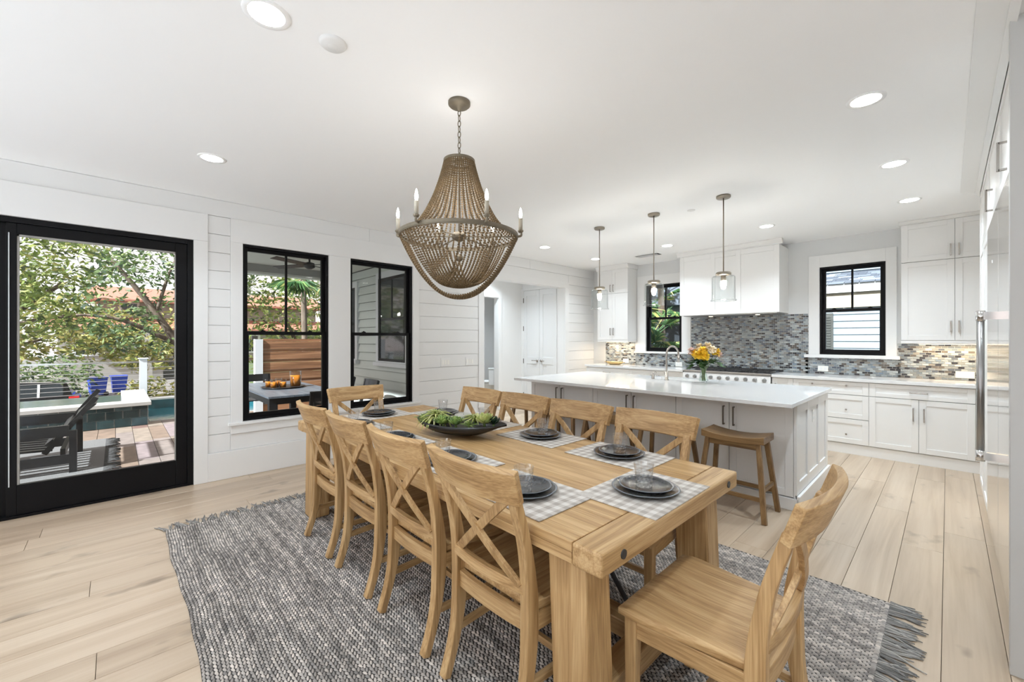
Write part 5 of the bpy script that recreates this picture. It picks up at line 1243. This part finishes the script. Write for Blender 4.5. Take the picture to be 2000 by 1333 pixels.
for k in range(4):
    a = k * R(90) + .5; mm = Matrix.Rotation(a, 3, 'Z') @ Matrix.Rotation(R(10), 3, 'X'); MB().obox(mm @ Vector((.36, 0, 0)) + Vector((0, 0, -.19)), (.58, .12, .008), mm).build('blade', 'black_wood', o)

# raised spa, pool, railing
sp = thing('spa', 'raised spa clad in dark teal tiles with pale stone coping', 'spa')
MB().box(-9.86, -9.575, -3.6, .41, -.075, .26).build('front_wall', 'grout', sp); MB().box(-11.9, -9.86, .12, .41, -.3, .26).build('side_wall', 'spa_tile', sp)
MB().box(-9.90, -9.51, -3.6, .45, .262, .325).build('coping', 'coping_stone', sp, bevel=0.006); MB().box(-11.95, -9.90, .08, .45, .262, .325).build('coping', 'coping_stone', sp, bevel=0.006)
MB().box(-11.9, -9.86, -3.6, .12, .0, .235).build('water', 'water_dark', sp)
r = 0; z = DZ + .004
while z < .25:
    y = .405; w = .21; first = True
    while y > -3.4:
        ww = w if not (first and r % 2) else w * .5; first = False
        MB().box(-9.575, -9.562, y - ww + .004, y - .004, z + .003, min(z + .135, .258) - .003).build('tile', 'spa_tile', sp); y -= ww
    z += .135; r += 1
o = thing('pool', 'blue swimming pool with stone edge beyond the deck', 'pool')
MB().box(-12.1, -9.92, .46, 8, -.30, -.13).build('water', 'pool_water', o); MB().box(-12.4, -12.1, .46, 8, -.3, .10).build('back_coping', 'coping_stone', o, bevel=0.005); MB().box(-12.1, -12.07, .46, 8, -.13, .06).build('tile_band', 'spa_tile', o)
MB().box(-9.95, -9.88, .46, 3.4, -.16, DZ + .005).build('deck_edge', 'coping_stone', o)
rl = thing('cable_railing', 'stainless cable railing with white posts beyond the spa', 'railing')
for y in (-3.4, -1.5, .44, 2.3): MB().box(-12.28, -12.14, y - .065, y + .065, .10, .97).box(-12.30, -12.12, y - .085, y + .085, .965, .99).build('post', 'white_paint', rl, bevel=0.004)
MB().box(-12.25, -12.17, -6.0, 8.0, .885, .92).build('top_rail', 'steel', rl)
for k in range(8): MB().tube([(-12.21, -6.0, .18 + k * .085), (-12.21, 8.0, .18 + k * .085)], .005, 5).build('cable', 'steel', rl)
sc = thing('privacy_screen', 'brown horizontal board privacy screen behind the outdoor table', 'screen')
z = DZ + .02; k = 0; q = random.Random(2)
while z < 1.36:
    h = (.155, .055)[k % 2]; MB().box(-9.52 - (.02 if k % 2 else 0), -9.49 - (.02 if k % 2 else 0), 2.14, 4.6, z, z + h - .004).build('board', 'board_brown', sc); z += h; k += 1
MB().box(-9.60, -9.46, 2.0, 2.135, DZ, 1.40).build('post', 'white_paint', sc)

# black outdoor lounge seat
ls = thing('lounge_seat', 'black slatted wooden lounge seat on the outdoor rug', 'lounge chair', (-7.26, -0.72, DZ + .0125))
for sx in (-1, 1):
    x = sx * .57
    for y in (-.40, .38): MB().box(x - .03, x + .03, y - .03, y + .03, 0, .46 if y > 0 else .52).build('leg', 'black_wood', ls)
    MB().box(x - .022, x + .022, -.37, .35, .40, .52).build('arm_board', 'black_wood', ls); MB().box(x - .02, x + .02, -.37, .35, .10, .20).build('side_rail', 'black_wood', ls)
for y in (-.36, .30): MB().box(-.54, .54, y - .02, y + .02, .18, .26).build('cross_rail', 'black_wood', ls)
for i in range(8): x = -.49 + .14 * i; MB().beam((x, -.40, .285), (x, .22, .255), .055, .022).build('seat_slat', 'black_wood', ls)
for i in range(4):
    t = i / 3; MB().beam((-.54, .20 + .36 * t * .9, .34 + .36 * t), (.54, .20 + .36 * t * .9, .34 + .36 * t), .022, .085, (0, .7, .7)).build('back_slat', 'black_wood', ls)
for x in (-.5, .5): MB().beam((x, .16, .22), (x, .56, .80), .05, .03, (1, 0, 0)).build('back_post', 'black_wood', ls)

# outdoor dining set
ot = thing('outdoor_table', 'black wooden outdoor table with sky sheen painted on its top', 'table', (-7.02, 1.87, DZ + .001))
for i in range(6): MB().box(-1.05, 1.05, -.46 + i * .1535, -.46 + i * .1535 + .150, .715, .740).build('top_plank', 'sky_sheen_wood', ot)  # bluish grey stands in for sky reflection on the black top
MB().box(-1.02, 1.02, -.44, -.41, .63, .714).box(-1.02, 1.02, .41, .44, .63, .714).box(-1.02, -.99, -.41, .41, .63, .714).box(.99, 1.02, -.41, .41, .63, .714).build('apron', 'black_wood', ot)
for x in (-.98, .98):
    for y in (-.40, .40): MB().box(x - .045, x + .045, y - .045, y + .045, 0, .714).build('leg', 'black_wood', ot)
def make_patio_chair():
    c = empty('patio_chair')
    for sx in (-1, 1):
        MB().box(sx * .22 - .02, sx * .22 + .02, .20, .24, 0, .40).build('front_leg', 'black_wood', c); MB().bar([(sx * .22, -.22, 0), (sx * .22, -.20, .42), (sx * .22, -.29, .82)], .04, .04, (1, 0, 0)).build('back_leg', 'black_wood', c)
        MB().beam((sx * .22, -.20, .36), (sx * .22, .22, .36), .022, .06).build('side_rail', 'black_wood', c)
    for i in range(6): MB().box(-.24, .24, -.19 + i * .075, -.19 + i * .075 + .055, .40, .42).build('seat_slat', 'black_wood', c)
    MB().bar([(-.24, -.27, .765), (-.12, -.295, .765), (0, -.30, .765), (.12, -.295, .765), (.24, -.27, .765)], .13, .025, (0, -.2, 1)).build('crest_rail', 'black_wood', c)
    return c
pc = make_patio_chair()
for i, (x, y, a, lab) in enumerate(((-5.72, 1.98, 90, 'black patio chair at the table end nearest the window'), (-8.55, 1.87, -90, 'black patio chair at the far end of the outdoor table'), (-6.45, 2.72, 180, 'black patio chair by the wing wall, nearer the window'), (-7.35, 2.72, 180, 'black patio chair by the wing wall, in front of the wood screen'),
                                    (-6.40, 1.06, 0, 'black patio chair on the open side of the outdoor table, nearer the window'), (-7.35, 1.06, 0, 'black patio chair on the open side of the outdoor table, farther out'))):
    c = pc if i == 0 else copy_tree(pc); c.location = (x, y, DZ + .001); c.rotation_euler = (0, 0, R(a)); tag(c, lab, 'chair', 'black patio chairs')
ZT2 = DZ + .7425
o = tag(MB().lathe([(0, 0), (.20, 0), (.225, .018), (.218, .020), (.195, .006), (0, .006)], 28, caps=False, sx=1.3, sy=1.35).build('serving_tray', 'bowl_black', None, (-7.02, 1.86, ZT2)), 'round black serving tray on the outdoor table', 'tray')
def tea(x, y, r, h, name, lab, cat, fill=.75):
    t = thing(name, lab, cat, (x, y, ZT2 + .0075), group='amber drinks on the outdoor tray')
    MB().lathe([(0, 0), (r * .9, 0), (r, h), (r * .94, h), (r * .84, .006), (0, .006)], 20, caps=False).build('glass_wall', 'shade_glass', t)
    MB().lathe([(0, .007), (r * .83, .007), (r * (.84 + .10 * fill), h * fill), (0, h * fill)], 20, caps=False).build('tea', 'tea', t)
tea(-6.98, 2.02, .085, .24, 'tea_jar', 'tall glass jar of amber tea on the outdoor tray', 'jar', .72)
for x, y, lab in ((-6.92, 1.70, 'amber drink glass at the front left of the tray'), (-7.03, 1.76, 'amber drink glass in the middle of the tray'), (-6.92, 1.83, 'amber drink glass at the front beside the jar'), (-7.12, 1.68, 'amber drink glass at the back left of the tray'), (-7.16, 1.83, 'amber drink glass at the back of the tray')):
    tea(x, y, .046, .125, 'tea_glass', lab, 'glass', .7)

# ------------------------------------------------------------------ street: car, bins, house
ca = thing('car', 'black estate car parked across the street, rear toward the right', 'car', (-29.6, -3.65, -2.299))
side = [(-2.35, .35), (-2.38, .62), (-2.25, .86), (-1.25, 1.02), (2.20, 1.02), (2.38, .92), (2.42, .55), (2.36, .33)]
MB().prism(side, 'x', -.92, .92).build('body', 'car_paint', ca, bevel=0.06, segs=3)
gh = [(-1.28, 1.0), (-.45, 1.60), (.9, 1.68), (1.75, 1.60), (2.22, 1.0)]
m = MB(); n = len(gh); vs = [(s * (.88 if z < 1.1 else .70), y, z) for s in (-1, 1) for y, z in gh]
m.add(vs, [tuple(range(n)), tuple(range(n, 2 * n))[::-1]] + [(k, n + k, n + (k + 1) % n, (k + 1) % n) for k in range(n)]); o = m.build('cabin', 'car_glass', ca, bevel=0.03); fixnormals(o)
MB().bar([(0, y, z + .01) for y, z in ((-.45, 1.60), (.3, 1.66), (.9, 1.68), (1.75, 1.60))], 1.36, .05, (1, 0, 0)).build('roof', 'car_paint', ca, bevel=0.02)
for y0, y1 in ((.02, .06), (1.05, 1.13), (1.86, 2.18)): MB().hexa([(.885, y0, 1.0), (.895, y0, 1.0), (.895, y1, 1.0), (.885, y1, 1.0), (.70, y0, 1.62), (.715, y0, 1.62), (.715, y1 - (.2 if y0 > 1.5 else 0), 1.60), (.70, y1 - (.2 if y0 > 1.5 else 0), 1.60)]).build('pillar', 'white_paint' if y0 < 1.5 else 'car_paint', ca)  # front pillars coloured white to imitate a reflection on the black car
MB().tube([(.73, -.4, 1.64), (.72, .5, 1.72), (.72, 1.5, 1.67)], .02, 6).build('roof_rail', 'chrome', ca)
MB().box(.78, .935, 2.05, 2.40, .80, .98).build('tail_light', 'tail_red', ca, bevel=0.02)
for y in (-1.5, 1.5):
    for x in (-.86, .86):
        w = MB().tube([(x - .11, y, .34), (x + .11, y, .34)], .34, 24).build('wheel', 'tire', ca); MB().tube([(x + (.112 if x > 0 else -.112) - .01, y, .34), (x + (.112 if x > 0 else -.112) + .01, y, .34)], .21, 20).build('rim', 'chrome', w)
def bin_(x, y, rz, lab):
    t = thing('recycling_bin', lab, 'bin', (x, y, -1.849), rz, 'blue bins across the street')
    MB().hexa([(-.24, -.28, .06), (.24, -.28, .06), (.24, .28, .06), (-.24, .28, .06), (-.32, -.36, 1.0), (.32, -.36, 1.0), (.32, .36, 1.0), (-.32, .36, 1.0)]).build('tub', 'bin_blue', t, bevel=0.02)
    MB().box(-.34, .34, -.40, .38, 1.001, 1.08).build('lid', 'bin_blue', t, bevel=0.02)
    for s in (-1, 1): MB().tube([(s * .22, .30, .12), (s * .28, .30, .12)], .12, 14).build('wheel', 'tire', t)
bin_(-33.6, -.75, .3, 'blue recycling bin nearer the car'); bin_(-34.4, .15, .1, 'blue recycling bin farther from the car')
ho = thing('house', 'pale house with red tiled roofs across the street behind trees', 'house', (-44, 3, -1.85))
MB().box(-6, 0, -6, 12, 0, 4.2).build('wall', 'stucco', ho); MB().box(-6, -1.2, -4, 12, 5.0, 6.4).build('upper_wall', 'stucco', ho)
MB().prism([(.9, 4.0), (.9, 4.15), (-1.4, 5.05), (-6, 5.05), (-6, 4.0)], 'y', -6.6, 12.6).build('porch_roof', 'red_roof', ho); MB().prism([(.0, 6.2), (.0, 6.35), (-3.5, 7.6), (-7, 6.3)], 'y', -4.7, 12.6).build('roof', 'red_roof', ho)
for y in (-4.6, -1.3, 2.2, 6): 
    f = MB().box(0, .06, y - .7, y + .7, 2.0, 3.7).build('window', 'white_paint', ho); MB().box(.06, .07, y - .5, y - .03, 2.15, 3.55).box(.06, .07, y + .03, y + .5, 2.15, 3.55).build('pane', 'car_glass', f)
for y in (-2.2, 1.4): 
    f = MB().box(-1.2, -1.14, y - .6, y + .6, 5.2, 6.2).build('window', 'white_paint', ho); MB().box(-1.14, -1.13, y - .45, y + .45, 5.3, 6.1).build('pane', 'car_glass', f)
MB().box(0, .03, -.2, 3.0, 0, 1.7).build('garage_opening', 'pot_dark', ho)
for y in (-1.2, 3.6): MB().box(.3, .9, y - .3, y + .3, 0, 4.0).build('pillar', 'stucco', ho)

# ------------------------------------------------------------------ trees
def leaves(blobs, seed, size):
    q = random.Random(seed); m = MB()
    for (cx, cy, cz, rx, ry, rz, n) in blobs:
        ncl = max(6, n // 14); cl = []
        for _ in range(ncl):
            while True:
                a, b, c = q.uniform(-1, 1), q.uniform(-1, 1), q.uniform(-1, 1); d = a * a + b * b + c * c
                if .12 < d < 1: break
            cl.append((cx + a * rx, cy + b * ry, cz + c * rz))
        for _ in range(n):
            p = q.choice(cl); s = size * q.uniform(.6, 1.5); g = .14 * (rx + ry + rz) / 3
            c = Vector((p[0] + q.gauss(0, g), p[1] + q.gauss(0, g), p[2] + q.gauss(0, g * .7)))
            u = Vector((q.gauss(0, 1), q.gauss(0, 1), q.gauss(0, .6))).normalized(); v = u.cross(Vector((q.gauss(0, 1), q.gauss(0, 1), q.gauss(0, 1)))).normalized()
            m.add([c - u * s, c + v * s * .38, c + u * s, c - v * s * .38], [(0, 1, 2, 3)])
    return m
def tree(name, lab, loc, limbs, blobs, mat, seed, size, group='trees beyond the railing'):
    t = thing(name, lab, 'tree', loc, group=group)
    for i, (pts, r0, r1) in enumerate(limbs):
        pp = smoothpath(pts, 4); n = len(pp); MB().tube(pp, [r0 + (r1 - r0) * k / (n - 1) for k in range(n)], 7).build('trunk' if i == 0 else 'branch', 'bark', t)
    f = leaves(blobs, seed, size).build('foliage', mat, t); f['kind'] = 'stuff'
G = -2.3
tree('oak_tree', 'spreading oak with pale leaning trunk at the left of the patio door view', (-17.5, -5.3, G), [([(0, 0, -.1), (.3, 1.0, 2.2), (.2, 2.6, 3.7), (0, 4.2, 5.3)], .20, .05), ([(.3, 1.0, 2.2), (.4, .6, 4.2), (.3, .2, 5.8)], .13, .04), ([(.2, 2.6, 3.7), (.6, 3.7, 4.2), (.8, 4.8, 4.4)], .08, .03), ([(.25, 1.7, 2.9), (1.0, 2.0, 4.6), (1.2, 2.2, 6.0)], .08, .03)],
     [(0, 2.2, 6.2, 2.4, 2.8, 1.5, 2600), (.5, 3.4, 4.5, 1.5, 1.5, .8, 1700), (.4, .8, 4.2, 1.7, 1.7, 1.0, 2000), (0, 4.2, 5.9, 1.4, 1.3, .9, 1100), (0, 2.6, 7.8, 2.7, 2.7, 1.1, 900)], 'leaf_oak', 31, .085)
tree('oak_tree', 'open branching oak at the right of the patio door view', (-15.0, 1.7, G), [([(0, 0, -.1), (.2, -.1, 2.6), (.1, -.9, 4.4), (0, -1.8, 5.8)], .16, .04), ([(.2, -.1, 2.4), (.1, .6, 4.2), (0, .9, 6.2)], .11, .03), ([(.15, -.5, 3.6), (.3, -1.6, 4.2), (.3, -2.4, 4.3)], .07, .025), ([(.1, -.9, 4.4), (.1, -.6, 5.6), (0, -.2, 6.6)], .05, .02)],
     [(0, -.3, 6.3, 1.4, 1.5, 1.1, 1200), (.1, -1.5, 5.1, 1.2, 1.0, .9, 700), (.1, .8, 5.6, 1.2, 1.0, 1.2, 800), (.2, -1.4, 3.9, .9, .9, .6, 500), (.2, .5, 3.7, .9, .8, .6, 450)], 'leaf_dark', 32, .075)
tree('oak_tree', 'golden green tree in the middle distance left of the house', (-25, -5.6, G), [([(0, 0, -.1), (.2, 1.2, 2.2), (0, 2.8, 4.2)], .18, .06), ([(.2, 1.2, 2.2), (.3, .9, 3.8)], .12, .04), ([(.1, 2.0, 3.1), (.2, 4.0, 3.9)], .09, .03)],
     [(0, 3.6, 4.3, 2.2, 2.8, 1.3, 1900), (.3, 5.2, 3.6, 1.4, 1.4, .8, 900), (.3, 2.2, 3.5, 1.6, 1.8, .8, 1100)], 'leaf_gold', 33, .115)
tree('oak_tree', 'yellowing tree in front of the house at the right', (-24, 2.6, G), [([(0, 0, -.1), (.1, -.3, 2.0), (0, -1.1, 3.8)], .13, .04), ([(.1, -.3, 2.0), (0, .9, 3.8)], .1, .03)], [(0, -.4, 3.7, 1.8, 2.2, 1.1, 1500), (.2, -1.6, 2.8, 1.0, 1.0, .6, 500)], 'leaf_gold', 34, .11)
tree('oak_tree', 'leafy tree seen through the first window above the screen', (-15.5, 4.6, G), [([(0, 0, -.1), (.1, .2, 2.4), (0, -.5, 4.6)], .15, .04), ([(.1, .2, 2.4), (0, 1.4, 4.8)], .11, .03), ([(.05, -.1, 3.4), (.1, -1.2, 4.4)], .07, .02)],
     [(0, .3, 4.4, 1.6, 2.2, 1.3, 1700), (0, -.8, 5.4, 1.2, 1.3, .9, 600), (0, 1.6, 5.6, 1.2, 1.4, 1.0, 700), (0, .4, 3.4, 1.5, 2.2, .8, 900)], 'leaf_oak', 35, .085)
tree('oak_tree', 'bushy green tree behind the privacy screen', (-15.0, 8.6, G), [([(0, 0, -.1), (0, .1, 2.6), (0, .3, 4.6)], .14, .04), ([(0, .1, 2.4), (.1, -1.0, 4.0)], .08, .03)], [(0, 0, 4.2, 1.7, 2.2, 1.3, 1700), (0, -.8, 3.4, 1.3, 1.5, .8, 700)], 'leaf_dark', 36, .085)
for i, (x, y, r, h, n, lab) in enumerate(((-27.2, 1.3, 1.2, .9, 600, 'low round shrub beside the blue bins'), (-33, -5.5, 2.2, 1.7, 1500, 'low green hedge behind the car, nearest its front'), (-33.4, -2.2, 1.6, 1.5, 1100, 'low green hedge behind the car, nearest its rear'), (-30, 4.2, 1.5, 1.2, 600, 'round shrub in front of the house at the right'))):
    tree('shrub', lab, (x, y, G + .05), [([(0, 0, -.03), (.1, .1, h * .8)], .05, .02), ([(0, 0, 0), (-.1, .3, h * .7)], .04, .02)], [(0, 0, h, r, r, h * .9, n)], 'leaf_gold' if i in (0,) else 'leaf_dark', 50 + i, .13, 'shrubs across the street')
def palm(lab, loc, h, nf, L, seed, mat='leaf_palm', group='palms and yuccas', droop=1.0, name='palm_tree'):
    t = thing(name, lab, 'palm', loc, group=group); q = random.Random(seed)
    MB().tube(smoothpath([(0, 0, -.05), (.05, .03, h * .5), (0, 0, h)], 4), [.11, .10, .095, .09, .085, .08, .08, .08, .08], 9).build('trunk', 'bark', t); m = MB()
    for k in range(nf):
        a = q.uniform(0, 2 * math.pi); el = q.uniform(-.5, 1.2); d = Vector((math.cos(a), math.sin(a), 0)); l1 = L * q.uniform(.5, .7)
        c = Vector((0, 0, h)) + d * l1 * math.cos(el) + Vector((0, 0, l1 * math.sin(el))); m.tube([(0, 0, h), c], .010, 4)
        ax = (c - Vector((0, 0, h))).normalized(); s1 = ax.cross(Vector((0, 0, 1)))
        s1 = s1.normalized() if s1.length > .01 else Vector((1, 0, 0)); 
        for i in range(17):
            f = -1.35 + 2.7 * i / 16; dr = ax * math.cos(f) + s1 * math.sin(f); w = dr.cross(ax.cross(s1)).normalized() * .018; ln = L * .55 * (1 - .18 * abs(f))
            p1 = c + dr * ln * .6; p2 = c + dr * ln - Vector((0, 0, ln * .28 * droop * q.uniform(.4, 1.4)))
            m.add([c - w * .5, c + w * .5, p1 + w, p2, p1 - w], [(0, 1, 2, 3, 4)])
    f = m.build('fronds', mat, t); f['kind'] = 'stuff'
palm('fan palm with dark fronds at the upper right of the first window', (-13.1, 4.0, G), 5.5, 26, 1.25, 61)

# ------------------------------------------------------------------ neighbour's house beyond the kitchen wall
nh = thing('neighbour_house', 'pale blue clapboard house with grey shingle roof outside the kitchen windows', 'house', (0, 11.0, -.6))
MB().box(-12, 5, 0.02, 1.6, 0, 3.02).build('wall', 'siding_blue', nh)
z = 0.0
while z < 2.98:
    MB().hexa([(-12, -.012, z), (5, -.012, z), (5, .02, z), (-12, .02, z), (-12, .008, z + .145), (5, .008, z + .145), (5, .02, z + .145), (-12, .02, z + .145)]).build('siding_board', 'siding_blue', nh); z += .14
MB().box(-3.4, 5, -.06, .0, 2.98, 3.03).build('soffit', 'soffit_cream', nh); MB().box(-3.4, 5, -.10, -.06, 2.97, 3.15).build('fascia', 'white_paint', nh); MB().box(-3.4, 5, -.03, .02, 2.66, 2.98).build('frieze', 'soffit_cream', nh)
m = MB(); q = random.Random(8)
for r in range(12):
    y0 = -.14 + r * .16; z0 = 3.15 + r * .040; x = -3.4 - q.uniform(0, .3)
    while x < 5:
        w = q.uniform(.16, .34); m.hexa([(x, y0, z0), (x + w - .01, y0, z0), (x + w - .01, y0 + .2, z0 + .05), (x, y0 + .2, z0 + .05), (x, y0, z0 + .02), (x + w - .01, y0, z0 + .02), (x + w - .01, y0 + .2, z0 + .066), (x, y0 + .2, z0 + .066)]); x += w
o = m.build('shingles', 'roof_shingle', nh); o['kind'] = 'stuff'
MB().box(-3.4, 5, 1.5, 3, 3.0, 6.4).build('upper_wall', 'siding_blue', nh); z = 3.6
while z < 6.3:
    MB().hexa([(-3.4, 1.47, z), (5, 1.47, z), (5, 1.5, z), (-3.4, 1.5, z), (-3.4, 1.49, z + .145), (5, 1.49, z + .145), (5, 1.5, z + .145), (-3.4, 1.5, z + .145)]).build('siding_board', 'siding_blue', nh); z += .14
MB().prism([(-12.2, 2.9), (-12.2, 3.02), (-8, 3.5), (-3.42, 3.5), (-3.42, 2.9)], 'y', -.35, 2.4).build('side_roof', 'roof_shingle', nh)
sh = MB().box(-2.03, -1.67, -.05, -.02, 1.25, 2.55).build('shutter', 'pot_dark', nh)
for i in range(22): MB().box(-1.99, -1.71, -.062, -.05, 1.30 + i * .055, 1.335 + i * .055).build('louvre', 'pot_dark', sh)
for x in (-6.4, -5.2):
    f = MB().frame(x - .45, x + .45, .9, 2.5, -.06, -.013, .09).box(x - .36, x + .36, -.05, -.02, 1.68, 1.74).build('window_frame', 'white_paint', nh); MB().box(x - .36, x + .36, -.03, -.022, .99, 2.41).build('pane', 'car_glass', f)
for i, (x, y, h, n, L, lab) in enumerate(((-4.75, 8.85, 1.35, 22, .85, 'green fan palm right outside the window above the faucet, at its left'), (-4.35, 8.7, 1.0, 20, .75, 'yellow-green yucca outside the window above the faucet, at its right'), (-5.3, 9.7, 2.2, 20, .9, 'taller green palm behind, outside the window above the faucet'), (-5.0, 9.9, 3.3, 16, .8, 'tallest slender palm behind the window above the faucet'))):
    palm(lab, (x, y, -.6), h + .6, n, L, 70 + i)
